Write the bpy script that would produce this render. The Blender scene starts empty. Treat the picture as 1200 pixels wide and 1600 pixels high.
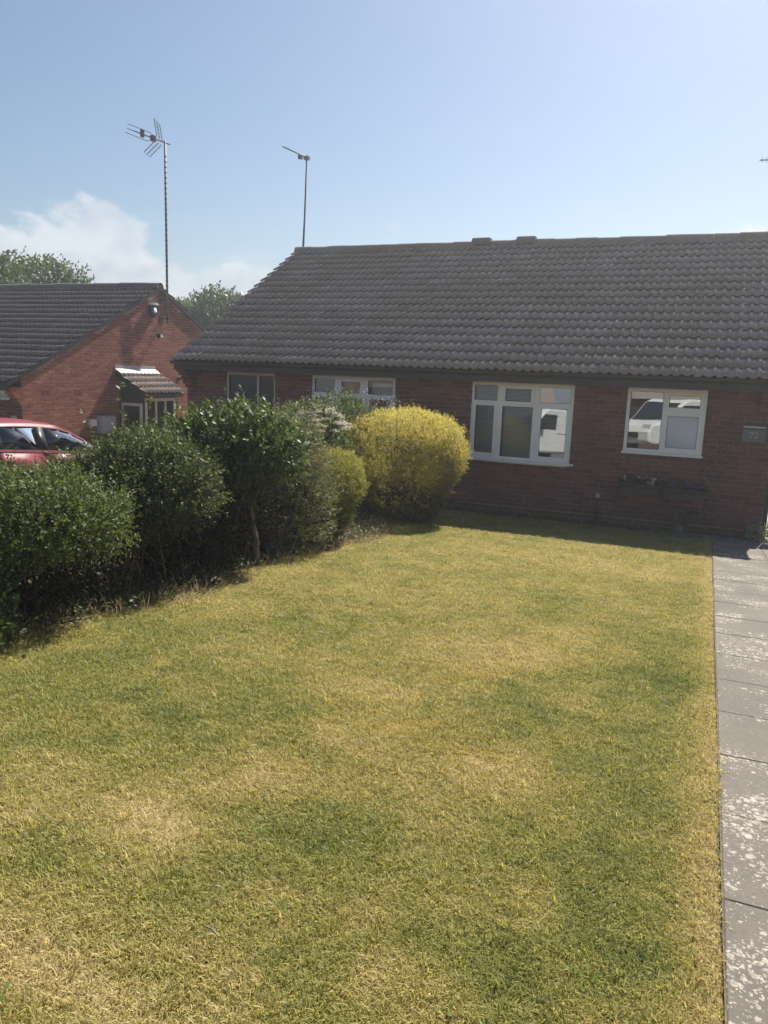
import bpy, math, random
import numpy as np
from mathutils import Vector, Matrix, Euler

random.seed(7)
NPR = np.random.default_rng(11)
R = math.radians
GLARE_HAZE = 0.0029
LEAN = 0.033
sc = bpy.context.scene
COL = sc.collection

# ------------------------------------------------------------------ camera
cam_d = bpy.data.cameras.new('camera')
cam = bpy.data.objects.new('camera', cam_d)
COL.objects.link(cam)
sc.camera = cam
YAW, PITCH, ROLL = R(22.729), R(10.341), R(2.059)
fw = Vector((-math.sin(YAW) * math.cos(PITCH), math.cos(YAW) * math.cos(PITCH), -math.sin(PITCH)))
r0 = Vector((math.cos(YAW), math.sin(YAW), 0))
u0 = r0.cross(fw)
rt = r0 * math.cos(ROLL) + u0 * math.sin(ROLL)
up = u0 * math.cos(ROLL) - r0 * math.sin(ROLL)
CAMPOS = Vector((0, -12.8, 2.34))
cam.matrix_world = Matrix(((rt.x, up.x, -fw.x, CAMPOS.x), (rt.y, up.y, -fw.y, CAMPOS.y), (rt.z, up.z, -fw.z, CAMPOS.z), (0, 0, 0, 1)))
cam_d.sensor_fit = 'VERTICAL'
cam_d.sensor_height = 32
cam_d.lens = 1200 / 1600 * 32
cam_d.clip_start, cam_d.clip_end = 0.05, 3000

# ------------------------------------------------------------------ light
SUN = Vector((0.145, 1.0, 1.17)).normalized()
SUN_EL = math.asin(SUN.z)
SUN_AZ = math.atan2(SUN.x, SUN.y)
sun_d = bpy.data.lights.new('sun', 'SUN')
sun_d.energy = 5.0
sun_d.angle = R(0.53)
sun_d.color = (1.0, 0.93, 0.82)
sun = bpy.data.objects.new('sun', sun_d)
COL.objects.link(sun)
sun.rotation_euler = SUN.to_track_quat('Z', 'Y').to_euler()
sun.location = (10, 30, 40)

world = bpy.data.worlds.new('World')
sc.world = world
world.use_nodes = True
WN = world.node_tree
WN.nodes.clear()


class G:
    """small node-graph helper"""
    def __init__(self, tree):
        self.t = tree

    def n(self, typ, inputs=None, **props):
        nd = self.t.nodes.new(typ)
        for k, v in props.items():
            setattr(nd, k, v)
        for k, v in (inputs or {}).items():
            self.set(nd, k, v)
        return nd

    def set(self, nd, k, v):
        s = nd.inputs[k]
        if isinstance(v, bpy.types.NodeSocket):
            self.t.links.new(v, s)
        elif isinstance(v, bpy.types.Node):
            self.t.links.new(v.outputs[0], s)
        else:
            if isinstance(v, tuple) and len(v) == 3 and s.type == 'RGBA':
                v = (*v, 1)
            s.default_value = v

    def math(self, op, a, b=0.0, c=0.0, clamp=False):
        return self.n('ShaderNodeMath', {0: a, 1: b, 2: c}, operation=op, use_clamp=clamp).outputs[0]

    def mix(self, f, a, b, mode='MIX'):
        nd = self.n('ShaderNodeMix', data_type='RGBA', blend_type=mode)
        self.set(nd, 0, f)
        self.set(nd, 6, a)
        self.set(nd, 7, b)
        return nd.outputs[2]

    def noise(self, vec, scale, detail=4.0, rough=0.55, dist=0.0):
        return self.n('ShaderNodeTexNoise', {'Vector': vec, 'Scale': scale, 'Detail': detail, 'Roughness': rough, 'Distortion': dist})

    def ramp(self, f, stops):
        nd = self.n('ShaderNodeValToRGB', {0: f})
        cr = nd.color_ramp
        while len(cr.elements) < len(stops):
            cr.elements.new(0.5)
        for e, (p, c) in zip(cr.elements, stops):
            e.position = p
            if not isinstance(c, tuple):
                c = (c, c, c)
            e.color = (*c, 1)
        return nd.outputs[0]

    def rng(self, v, a, b, c=0.0, d=1.0, smooth=True):
        nd = self.n('ShaderNodeMapRange', {0: v, 1: a, 2: b, 3: c, 4: d}, interpolation_type='SMOOTHSTEP' if smooth else 'LINEAR')
        return nd.outputs[0]


g = G(WN)
tc = g.n('ShaderNodeTexCoord')
sky = g.n('ShaderNodeTexSky', sky_type='NISHITA', sun_disc=False, sun_elevation=SUN_EL, sun_rotation=SUN_AZ,
          altitude=80.0, air_density=1.15, dust_density=1.0, ozone_density=3.2)
sep = g.n('ShaderNodeSeparateXYZ', {0: tc.outputs['Generated']})
zz = sep.outputs[2]
# cumulus bank low over the whole horizon, thinning upward
mp = g.n('ShaderNodeMapping', {'Vector': tc.outputs['Generated'], 'Scale': (1, 1, 1.9), 'Location': (5.4, 8.8, 0.9)})
nz = g.noise(mp.outputs[0], 6.5, 12.0, 0.58, 0.15).outputs[0]
nz2 = g.noise(mp.outputs[0], 1.7, 2.0, 0.5).outputs[0]
bias = g.rng(zz, 0.085, 0.25, 0.27, -0.26, smooth=False)
dens = g.math('ADD', g.math('ADD', nz, g.math('MULTIPLY', g.math('SUBTRACT', nz2, 0.5), 0.45)), bias)
cmask = g.rng(dens, 0.50, 0.60)
nz3 = g.noise(mp.outputs[0], 9.0, 9.0, 0.62).outputs[0]
ccol = g.mix(g.rng(nz3, 0.35, 0.65), (5.6, 6.2, 7.2), (8.3, 8.6, 9.0))
# thin streaks of high cloud
mp2 = g.n('ShaderNodeMapping', {'Vector': tc.outputs['Generated'], 'Scale': (1.0, 1.0, 9.0), 'Location': (0.6, 2.2, 0.3)})
st = g.noise(mp2.outputs[0], 2.6, 5.0, 0.5, 0.3).outputs[0]
smask = g.math('MULTIPLY', g.rng(st, 0.60, 0.76), g.rng(zz, 0.12, 0.5, 0.45, 0.0))
skyc = g.mix(smask, sky.outputs[0], (6.4, 6.9, 7.6))
allc = g.mix(g.math('MULTIPLY', cmask, 0.74), skyc, ccol)
bg = g.n('ShaderNodeBackground', {'Color': allc, 'Strength': 0.0505})
wo = g.n('ShaderNodeOutputWorld', {'Surface': bg.outputs[0]})

sc.view_settings.view_transform = 'Standard'
sc.view_settings.look = 'None'
sc.view_settings.gamma = 1.0
sc.view_settings.use_curve_mapping = False
sc.view_settings.exposure = 1.05
sc.render.engine = 'CYCLES'
cy = sc.cycles
cy.max_bounces = 7
cy.diffuse_bounces = 3
cy.glossy_bounces = 4
cy.transmission_bounces = 4
cy.transparent_max_bounces = 10
cy.caustics_reflective = False
cy.caustics_refractive = False
cy.use_denoising = True
cy.denoiser = 'OPENIMAGEDENOISE'
cy.sample_clamp_indirect = 6.0
cy.volume_bounces = 0


# ------------------------------------------------------------------ ground heights
def zg(x, y):
    """terrain: the plot falls away from the street towards and past the houses, and to the left"""
    yy = min(max(y, -13.2), 14.0)
    xx = min(max(-4.3 - x, 0.0), 9.5)
    return -0.068 * yy - 0.061 * xx


def zg_np(x, y):
    return -0.068 * np.clip(y, -13.2, 14.0) - 0.061 * np.clip(-4.3 - x, 0.0, 9.5)


# ------------------------------------------------------------------ materials
def mat(name):
    m = bpy.data.materials.new(name)
    m.use_nodes = True
    m.node_tree.nodes.clear()
    gg = G(m.node_tree)
    return m, gg


def finish(gg, shader, disp=None):
    o = gg.n('ShaderNodeOutputMaterial', {'Surface': shader})


def pbr(gg, color, rough=0.7, bump=None, bstr=0.3, bdist=0.01, spec=0.4, metal=0.0, **extra):
    ins = {'Base Color': color, 'Roughness': rough, 'Metallic': metal, 'Specular IOR Level': spec}
    ins.update(extra)
    p = gg.n('ShaderNodeBsdfPrincipled', ins)
    if bump is not None:
        b = gg.n('ShaderNodeBump', {'Strength': bstr, 'Distance': bdist, 'Height': bump})
        gg.set(p, 'Normal', b.outputs[0])
    return p


def wpos(gg):
    return gg.n('ShaderNodeNewGeometry').outputs['Position']


def simple(name, col, rough=0.6, var=0.12, scale=30.0, spec=0.4, metal=0.0, bump=0.15, dirt=0.0):
    m, gg = mat(name)
    p = wpos(gg)
    n1 = gg.noise(p, scale, 5.0).outputs[0]
    c0 = tuple(max(0, c * (1 - var)) for c in col)
    c1 = tuple(min(1, c * (1 + var)) for c in col)
    c = gg.mix(gg.rng(n1, 0.3, 0.7), c0, c1)
    if dirt:
        n2 = gg.noise(p, 4.0, 6.0, 0.65).outputs[0]
        c = gg.mix(gg.math('MULTIPLY', gg.rng(n2, 0.5, 0.75), dirt), c, (0.09, 0.075, 0.055))
    finish(gg, pbr(gg, c, rough, n1, bump, 0.004, spec, metal).outputs[0])
    return m


def brick_mat(name, axis, dark, mid, light):
    m, gg = mat(name)
    p = wpos(gg)
    s = gg.n('ShaderNodeSeparateXYZ', {0: p})
    h = s.outputs[0] if axis == 'X' else s.outputs[1]
    row = gg.math('FLOOR', gg.math('DIVIDE', gg.math('ADD', s.outputs[2], 30.0), 0.075))
    off = gg.math('MULTIPLY', gg.math('MODULO', row, 2.0), 0.1125)
    colm = gg.math('FLOOR', gg.math('DIVIDE', gg.math('ADD', gg.math('ADD', h, 90.0), off), 0.225))
    v = gg.n('ShaderNodeCombineXYZ', {0: colm, 1: row})
    wn = gg.n('ShaderNodeTexWhiteNoise', {'Vector': v.outputs[0]}, noise_dimensions='2D').outputs[0]
    big = gg.noise(p, 0.9, 4.0).outputs[0]
    t = gg.math('ADD', gg.math('MULTIPLY', wn, 0.75), gg.math('MULTIPLY', gg.math('SUBTRACT', big, 0.4), 0.9))
    c = gg.ramp(t, [(0.0, dark), (0.45, mid), (0.8, light), (1.0, tuple(x * 0.8 for x in mid))])
    fine = gg.noise(p, 120.0, 5.0, 0.7).outputs[0]
    c = gg.mix(gg.rng(fine, 0.35, 0.75, 0.0, 0.45), c, tuple(x * 0.5 for x in dark))
    # limey bloom and soot streaks
    st = gg.noise(gg.n('ShaderNodeMapping', {'Vector': p, 'Scale': (3.0, 3.0, 0.6)}).outputs[0], 2.0, 6.0, 0.6).outputs[0]
    c = gg.mix(gg.rng(st, 0.56, 0.8, 0.0, 0.30), c, (0.30, 0.25, 0.22))
    if axis == 'X':
        # splash-back dirt and algae along the foot of the wall
        hgt = gg.math('ADD', s.outputs[2], gg.math('MULTIPLY', gg.math('SUBTRACT', gg.noise(p, 3.5, 6.0, 0.65).outputs[0], 0.5), 0.5))
        c = gg.mix(gg.rng(hgt, 0.02, 0.34, 0.75, 0.0), c, (0.062, 0.052, 0.040))
    finish(gg, pbr(gg, c, 0.88, fine, 0.5, 0.004, 0.2).outputs[0])
    return m


def mortar_mat(name, col):
    m, gg = mat(name)
    p = wpos(gg)
    n1 = gg.noise(p, 60.0, 5.0, 0.7).outputs[0]
    n2 = gg.noise(p, 1.3, 4.0).outputs[0]
    c = gg.mix(gg.rng(n2, 0.35, 0.7), tuple(x * 0.62 for x in col), col)
    c = gg.mix(gg.rng(n1, 0.3, 0.7, 0.0, 0.4), c, tuple(x * 0.6 for x in col))
    finish(gg, pbr(gg, c, 0.95, n1, 0.4, 0.004, 0.1).outputs[0])
    return m


def tile_mat(name, base, warm):
    m, gg = mat(name)
    p = wpos(gg)
    oi = gg.n('ShaderNodeObjectInfo').outputs['Random']
    at = gg.n('ShaderNodeAttribute', attribute_name='tone').outputs['Fac']
    t = gg.math('FRACT', gg.math('ADD', oi, at))
    big = gg.noise(p, 0.7, 5.0).outputs[0]
    c = gg.mix(t, tuple(x * 0.86 for x in base), tuple(x * 1.12 for x in base))
    c = gg.mix(gg.rng(big, 0.4, 0.68, 0.0, 0.7), c, warm)
    n1 = gg.noise(p, 70.0, 6.0, 0.75).outputs[0]
    c = gg.mix(gg.rng(n1, 0.45, 0.75, 0.0, 0.35), c, tuple(x * 0.5 for x in base))
    # pale lichen dots and some moss
    vo = gg.n('ShaderNodeTexVoronoi', {'Vector': p, 'Scale': 26.0, 'Randomness': 1.0})
    n3 = gg.noise(p, 2.3, 3.0).outputs[0]
    thr = gg.rng(n3, 0.35, 0.75, 0.05, 0.26)
    lich = gg.math('LESS_THAN', vo.outputs['Distance'], thr)
    sel = gg.math('GREATER_THAN', gg.n('ShaderNodeSeparateColor', {0: vo.outputs['Color']}).outputs[0], 0.72)
    ln = gg.noise(p, 160.0, 3.0).outputs[0]
    lm = gg.math('MULTIPLY', gg.math('MULTIPLY', lich, sel), gg.rng(ln, 0.35, 0.6))
    c = gg.mix(gg.math('MULTIPLY', lm, 0.8), c, (0.52, 0.50, 0.45))
    n4 = gg.noise(p, 7.0, 6.0, 0.7).outputs[0]
    c = gg.mix(gg.rng(n4, 0.62, 0.74, 0.0, 0.6), c, (0.085, 0.08, 0.05))
    finish(gg, pbr(gg, c, 0.95, n1, 0.5, 0.005, 0.08).outputs[0])
    return m


def leaf_mat(name, c_dark, c_mid, c_light, rough=0.45, trans=0.35, tcol=None, spec=0.5):
    m, gg = mat(name)
    at = gg.n('ShaderNodeAttribute', attribute_name='tone').outputs['Fac']
    c = gg.ramp(at, [(0.0, c_dark), (0.5, c_mid), (1.0, c_light)])
    p = pbr(gg, c, rough, spec=spec)
    if tcol is None:
        tc_ = gg.mix(1.0, c, (1.5, 1.5, 0.55), 'MULTIPLY')
    else:
        tc_ = gg.mix(0.6, c, tcol)
    tr = gg.n('ShaderNodeBsdfTranslucent', {'Color': tc_})
    mx = gg.n('ShaderNodeMixShader', {0: trans, 1: p.outputs[0], 2: tr.outputs[0]})
    finish(gg, mx.outputs[0])
    return m


def glass_mat(name, tint=(0.75, 0.8, 0.8), refl=1.5, rough=0.0, body=None, wav=0.0):
    """window pane: mirror reflection by angle over a tinted clear pane (or an obscured one)"""
    m, gg = mat(name)
    fr = gg.n('ShaderNodeFresnel', {'IOR': 1.5}).outputs[0]
    f = gg.math('MULTIPLY', fr, refl, clamp=True)
    gl = gg.n('ShaderNodeBsdfGlossy', {'Color': (1, 1, 1), 'Roughness': rough})
    if wav:
        nz_ = gg.noise(wpos(gg), 1.7, 1.0).outputs[0]
        b = gg.n('ShaderNodeBump', {'Strength': wav, 'Distance': 0.02, 'Height': nz_})
        gg.set(gl, 'Normal', b.outputs[0])
    if body is None:
        tr = gg.n('ShaderNodeBsdfTransparent', {'Color': tint})
    else:
        tr = gg.n('ShaderNodeBsdfDiffuse', {'Color': body})
    mx = gg.n('ShaderNodeMixShader', {0: f, 1: tr.outputs[0], 2: gl.outputs[0]})
    finish(gg, mx.outputs[0])
    return m


M = {}
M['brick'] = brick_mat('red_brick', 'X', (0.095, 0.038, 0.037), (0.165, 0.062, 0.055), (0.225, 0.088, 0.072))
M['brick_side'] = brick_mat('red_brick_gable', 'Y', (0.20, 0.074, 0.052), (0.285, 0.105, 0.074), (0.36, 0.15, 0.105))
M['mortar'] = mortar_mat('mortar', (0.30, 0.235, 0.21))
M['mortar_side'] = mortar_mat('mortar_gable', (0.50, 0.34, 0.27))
M['tile'] = tile_mat('concrete_tile', (0.37, 0.305, 0.265), (0.31, 0.245, 0.185))
M['tile2'] = tile_mat('concrete_tile_dark', (0.24, 0.205, 0.19), (0.24, 0.20, 0.165))
M['upvc'] = simple('white_upvc', (0.78, 0.79, 0.80), 0.32, 0.03, 8.0, 0.5, dirt=0.12)
M['oldframe'] = simple('cream_painted_frame', (0.55, 0.52, 0.45), 0.5, 0.06, 12.0, dirt=0.2)
M['fascia'] = simple('dark_stained_wood', (0.026, 0.024, 0.027), 0.5, 0.25, 14.0)
M['gutter'] = simple('black_plastic', (0.022, 0.023, 0.026), 0.38, 0.15, 10.0, dirt=0.15)
M['dpc'] = simple('pale_bedding_mortar', (0.30, 0.25, 0.21), 0.95, 0.2, 40.0)
M['plaster'] = simple('room_plaster', (0.34, 0.32, 0.29), 0.9, 0.05, 3.0)
M['dark'] = simple('dark_void', (0.02, 0.02, 0.022), 0.9, 0.1, 5.0)
M['glass'] = glass_mat('window_glass', (0.72, 0.77, 0.78), 4.5, wav=0.03)
M['glass_soft'] = glass_mat('blind_side_glass', (0.92, 0.95, 0.97), 0.9, wav=0.03)
M['glass_dark'] = glass_mat('dark_tinted_glass', (0.12, 0.14, 0.20), 0.7)  # dark blue tint with weak reflection
M['obscure'] = glass_mat('obscured_glass', refl=2.0, rough=0.12, body=(0.30, 0.36, 0.46))
M['carglass'] = glass_mat('car_glass', (0.20, 0.23, 0.25), 2.2)
M['steel'] = simple('galvanised_steel', (0.34, 0.35, 0.37), 0.42, 0.15, 25.0, metal=0.8)
M['alu'] = simple('weathered_aluminium', (0.16, 0.175, 0.20), 0.6, 0.15, 25.0, metal=0.1)
M['tape'] = simple('black_mast_tape', (0.05, 0.05, 0.055), 0.6)
M['lead'] = simple('lead_flashing', (0.42, 0.43, 0.45), 0.38, 0.12, 6.0, metal=0.35, dirt=0.15)
M['greybox'] = simple('grey_meter_box', (0.42, 0.42, 0.43), 0.5, 0.04, 8.0, dirt=0.1)
M['whitebox'] = simple('white_plastic', (0.72, 0.72, 0.71), 0.4, 0.03, 8.0)
M['black'] = simple('black_paint', (0.018, 0.019, 0.022), 0.42, 0.15, 20.0)
M['gate'] = simple('dark_gate_paint', (0.022, 0.026, 0.036), 0.4, 0.2, 20.0)
M['woodlat'] = simple('weathered_lattice', (0.20, 0.155, 0.13), 0.8, 0.3, 25.0)
M['planterbox'] = simple('dark_planter', (0.075, 0.060, 0.052), 0.6, 0.25, 20.0)
M['soilpot'] = simple('potting_soil', (0.035, 0.026, 0.02), 0.95, 0.3, 60.0)
M['pot'] = simple('grey_pot', (0.16, 0.15, 0.135), 0.7, 0.1, 20.0)
M['plaque'] = simple('grey_plaque', (0.11, 0.115, 0.125), 0.4, 0.05, 10.0)
M['digits'] = simple('pale_digits', (0.36, 0.36, 0.33), 0.4, 0.02, 10.0)
M['bark'] = simple('bark', (0.115, 0.085, 0.06), 0.9, 0.45, 30.0, bump=0.6)
M['twig'] = simple('dry_twigs', (0.20, 0.15, 0.10), 0.9, 0.35, 30.0)
M['rubber'] = simple('tyre_rubber', (0.02, 0.02, 0.02), 0.8)
M['rim'] = simple('wheel_rim', (0.45, 0.46, 0.48), 0.3, 0.05, 5.0, metal=0.8)
M['trim'] = simple('black_car_trim', (0.02, 0.02, 0.022), 0.4)
M['seatcloth'] = simple('dark_seat_cloth', (0.035, 0.036, 0.04), 0.9)
M['bin'] = simple('dark_bin_plastic', (0.025, 0.03, 0.03), 0.5, 0.1, 8.0)
M['plate'] = simple('yellow_plate', (0.72, 0.55, 0.05), 0.4, 0.02, 5.0)
M['whiteplate'] = simple('white_plate', (0.75, 0.75, 0.73), 0.4, 0.02, 5.0)
M['redlamp'] = simple('red_lamp_glass', (0.35, 0.01, 0.01), 0.15, 0.1, 5.0)
M['lampglass'] = simple('lamp_lens', (0.6, 0.62, 0.65), 0.08, 0.05, 5.0, spec=0.8)
M['whiteblind'] = simple('white_blind', (0.80, 0.79, 0.76), 0.8, 0.02, 5.0)
M['brownblind'] = simple('brown_curtain', (0.36, 0.15, 0.085), 0.9, 0.1, 9.0)
M['greyblind'] = simple('grey_blind', (0.78, 0.80, 0.82), 0.6, 0.04, 5.0)
M['net'] = simple('pale_net_curtain', (0.50, 0.52, 0.52), 0.9, 0.05, 9.0)
M['render'] = simple('pale_render', (0.55, 0.52, 0.46), 0.9, 0.1, 6.0)


def car_paint(name, col):
    m, gg = mat(name)
    n1 = gg.noise(wpos(gg), 3.0, 4.0).outputs[0]
    c = gg.mix(gg.rng(n1, 0.3, 0.7), tuple(x * 0.9 for x in col), col)
    p = pbr(gg, c, 0.5, spec=0.3)
    gg.set(p, 'Coat Weight', 0.08)
    gg.set(p, 'Coat Roughness', 0.08)
    finish(gg, p.outputs[0])
    return m


M['redpaint'] = car_paint('red_car_paint', (0.17, 0.013, 0.030))
M['whitepaint'] = car_paint('white_car_paint', (0.78, 0.78, 0.78))
M['silverpaint'] = car_paint('silver_car_paint', (0.45, 0.47, 0.50))


def ground_mat():
    m, gg = mat('garden_soil')
    p = wpos(gg)
    n1 = gg.noise(p, 14.0, 7.0, 0.7).outputs[0]
    n2 = gg.noise(p, 0.35, 4.0).outputs[0]
    n3 = gg.noise(p, 60.0, 4.0, 0.7).outputs[0]
    c = gg.mix(gg.rng(n1, 0.35, 0.7), (0.045, 0.032, 0.022), (0.12, 0.09, 0.055))
    c = gg.mix(gg.rng(n3, 0.55, 0.75, 0, 0.6), c, (0.17, 0.13, 0.075))
    c = gg.mix(gg.rng(n2, 0.35, 0.6, 0.0, 0.7), c, (0.075, 0.085, 0.03))
    finish(gg, pbr(gg, c, 0.95, n1, 0.6, 0.03, 0.1).outputs[0])
    return m


def lawn_mat():
    m, gg = mat('lawn_thatch')
    p = wpos(gg)
    dry = gg.n('ShaderNodeAttribute', attribute_name='dry').outputs['Fac']
    n1 = gg.noise(p, 90.0, 6.0, 0.75).outputs[0]
    c = gg.mix(dry, (0.14, 0.145, 0.045), (0.30, 0.24, 0.115))
    c = gg.mix(gg.rng(n1, 0.35, 0.7, 0.0, 0.75), c, (0.10, 0.078, 0.04))
    finish(gg, pbr(gg, c, 0.95, n1, 0.5, 0.01, 0.1).outputs[0])
    return m


def grass_mat():
    m, gg = mat('grass_blades')
    def ia(nm):
        return gg.n('ShaderNodeAttribute', attribute_name=nm, attribute_type='INSTANCER').outputs['Fac']
    dry, gold = ia('dry'), ia('gold')
    bt = gg.n('ShaderNodeAttribute', attribute_name='tone').outputs['Fac']
    oi = gg.n('ShaderNodeObjectInfo').outputs['Random']
    t = gg.math('ADD', gg.math('ADD', dry, gg.math('MULTIPLY', gg.math('SUBTRACT', bt, 0.5), 0.46)),
                gg.math('MULTIPLY', gg.math('SUBTRACT', oi, 0.5), 0.28))
    c = gg.ramp(t, [(0.0, (0.140, 0.175, 0.042)), (0.30, (0.228, 0.240, 0.062)), (0.55, (0.345, 0.318, 0.098)),
                    (0.78, (0.44, 0.370, 0.145)), (1.0, (0.50, 0.41, 0.22))])
    c = gg.mix(gg.math('MULTIPLY', gold, gg.math('ADD', 0.25, gg.math('MULTIPLY', bt, 0.75))), c, (0.46, 0.33, 0.065))
    v = gg.math('ADD', 0.8, gg.math('MULTIPLY', bt, 0.4))
    c = gg.mix(1.0, c, gg.n('ShaderNodeCombineColor', {0: v, 1: v, 2: v}).outputs[0], 'MULTIPLY')
    p = pbr(gg, c, 0.5, spec=0.35)
    tr = gg.n('ShaderNodeBsdfTranslucent', {'Color': gg.mix(1.0, c, (1.25, 1.25, 0.7), 'MULTIPLY')})
    mx = gg.n('ShaderNodeMixShader', {0: 0.42, 1: p.outputs[0], 2: tr.outputs[0]})
    finish(gg, mx.outputs[0])
    return m


def slab_mat():
    m, gg = mat('paving_concrete')
    p = wpos(gg)
    oi = gg.n('ShaderNodeObjectInfo').outputs['Random']
    n1 = gg.noise(p, 45.0, 7.0, 0.75).outputs[0]
    n2 = gg.noise(p, 2.2, 5.0, 0.6).outputs[0]
    c = gg.mix(oi, (0.128, 0.113, 0.096), (0.142, 0.126, 0.107))
    c = gg.mix(gg.rng(n2, 0.35, 0.7, 0.0, 0.5), c, (0.092, 0.082, 0.072))
    c = gg.mix(gg.rng(n1, 0.4, 0.75, 0.0, 0.5), c, (0.068, 0.060, 0.052))
    # white lichen rosettes in clusters
    wob = gg.noise(p, 30.0, 4.0, 0.7)
    pv = gg.n('ShaderNodeMixRGB', {0: 0.035, 1: p, 2: wob.outputs[1]})
    tot = None
    for sc_, th, sel in ((20.0, 0.42, 0.66), (36.0, 0.46, 0.48), (80.0, 0.50, 0.36)):
        vo = gg.n('ShaderNodeTexVoronoi', {'Vector': pv.outputs[0], 'Scale': sc_})
        cl = gg.noise(p, 2.6, 3.0, 0.6).outputs[0]
        d = gg.math('LESS_THAN', vo.outputs['Distance'], gg.math('MULTIPLY', gg.rng(cl, 0.40, 0.66, 0.22, 0.95), th))
        s = gg.math('GREATER_THAN', gg.n('ShaderNodeSeparateColor', {0: vo.outputs['Color']}).outputs[0], sel)
        k = gg.math('MULTIPLY', d, s)
        tot = k if tot is None else gg.math('MAXIMUM', tot, k)
    c = gg.mix(gg.math('MULTIPLY', tot, gg.rng(n1, 0.36, 0.62, 0.95, 0.3)), c, (0.40, 0.365, 0.31))
    n5 = gg.noise(p, 9.0, 6.0, 0.7).outputs[0]
    c = gg.mix(gg.rng(n5, 0.55, 0.75, 0.0, 0.4), c, (0.17, 0.155, 0.13))
    finish(gg, pbr(gg, c, 0.85, n1, 0.45, 0.006, 0.25).outputs[0])
    return m


M['soil'] = ground_mat()
M['lawn'] = lawn_mat()
M['grass'] = grass_mat()
M['slab'] = slab_mat()
M['joint'] = simple('sandy_joint', (0.12, 0.095, 0.065), 0.95, 0.3, 50.0, bump=0.5)
M['tarmac'] = simple('tarmac', (0.060, 0.060, 0.062), 0.9, 0.3, 60.0, bump=0.5)
M['drive'] = simple('concrete_drive', (0.24, 0.225, 0.20), 0.9, 0.15, 8.0, bump=0.3, dirt=0.2)
M['privet'] = leaf_mat('privet_leaves', (0.042, 0.060, 0.024), (0.086, 0.114, 0.043), (0.175, 0.205, 0.085), 0.55, 0.32, spec=0.2)
M['smallleaf'] = leaf_mat('small_leaves', (0.034, 0.049, 0.023), (0.070, 0.092, 0.038), (0.148, 0.168, 0.078), 0.55, 0.30, spec=0.2)
M['viburnum'] = leaf_mat('glossy_leaves', (0.032, 0.053, 0.020), (0.072, 0.106, 0.038), (0.152, 0.19, 0.072), 0.5, 0.32, spec=0.24)
M['olive'] = leaf_mat('grey_green_leaves', (0.065, 0.075, 0.042), (0.135, 0.145, 0.08), (0.235, 0.24, 0.14), 0.6, 0.32, spec=0.3)
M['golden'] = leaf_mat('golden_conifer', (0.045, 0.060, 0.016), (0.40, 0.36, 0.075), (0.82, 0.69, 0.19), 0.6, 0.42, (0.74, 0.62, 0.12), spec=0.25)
M['lime'] = leaf_mat('yellow_green_conifer', (0.06, 0.07, 0.016), (0.19, 0.19, 0.045), (0.38, 0.34, 0.085), 0.6, 0.34, spec=0.25)
M['tree'] = leaf_mat('tree_leaves', (0.035, 0.062, 0.025), (0.06, 0.10, 0.035), (0.10, 0.15, 0.05), 0.5, 0.35)
M['purple'] = leaf_mat('dark_twiggy_leaves', (0.03, 0.035, 0.035), (0.06, 0.06, 0.062), (0.10, 0.09, 0.10), 0.5, 0.2)
M['white_fl'] = leaf_mat('cream_flowers', (0.50, 0.45, 0.36), (0.62, 0.56, 0.47), (0.72, 0.66, 0.58), 0.7, 0.3, (0.7, 0.65, 0.55))
M['pink_fl'] = leaf_mat('pink_flowers', (0.45, 0.20, 0.28), (0.6, 0.35, 0.45), (0.75, 0.6, 0.65), 0.6, 0.3, (0.7, 0.4, 0.5))
M['mauve_fl'] = leaf_mat('violet_flowers', (0.12, 0.03, 0.20), (0.2, 0.05, 0.3), (0.35, 0.12, 0.45), 0.6, 0.3, (0.3, 0.1, 0.4))
M['straw'] = leaf_mat('dry_grass', (0.14, 0.10, 0.05), (0.30, 0.22, 0.11), (0.45, 0.35, 0.19), 0.7, 0.3, (0.4, 0.3, 0.15))
M['shadeleaf'] = leaf_mat('shade_filler_leaves', (0.012, 0.010, 0.007), (0.028, 0.021, 0.013), (0.055, 0.042, 0.025), 0.8, 0.1, spec=0.1)  # near-black dead leaves, with the shade inside the shrubs put into their colour
M['clover'] = leaf_mat('lawn_weed_leaves', (0.08, 0.13, 0.03), (0.12, 0.18, 0.045), (0.18, 0.24, 0.07), 0.6, 0.3, spec=0.15)
M['paleleaf'] = leaf_mat('pale_variegated_leaves', (0.16, 0.20, 0.09), (0.3, 0.33, 0.2), (0.5, 0.5, 0.38), 0.5, 0.3)

# ------------------------------------------------------------------ object helpers
ROOT = {}


def props(o, label=None, cat=None, group=None, kind=None):
    if label:
        o['label'] = label
    if cat:
        o['category'] = cat
    if group:
        o['group'] = group
    if kind:
        o['kind'] = kind
    return o


def thing(name, label, cat, loc=(0, 0, 0), rot=(0, 0, 0), group=None, kind=None):
    o = bpy.data.objects.new(name, None)
    COL.objects.link(o)
    o.empty_display_size = 0.2
    o.location = loc
    o.rotation_euler = rot
    return props(o, label, cat, group, kind)


def link(name, me, parent=None, mats=None):
    o = bpy.data.objects.new(name, me)
    COL.objects.link(o)
    if parent is not None:
        o.parent = parent
    return o


def copy_tree(o, parent=None):
    c = o.copy()
    COL.objects.link(c)
    c.parent = parent
    for ch in list(o.children):
        copy_tree(ch, c)
    return c


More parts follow.
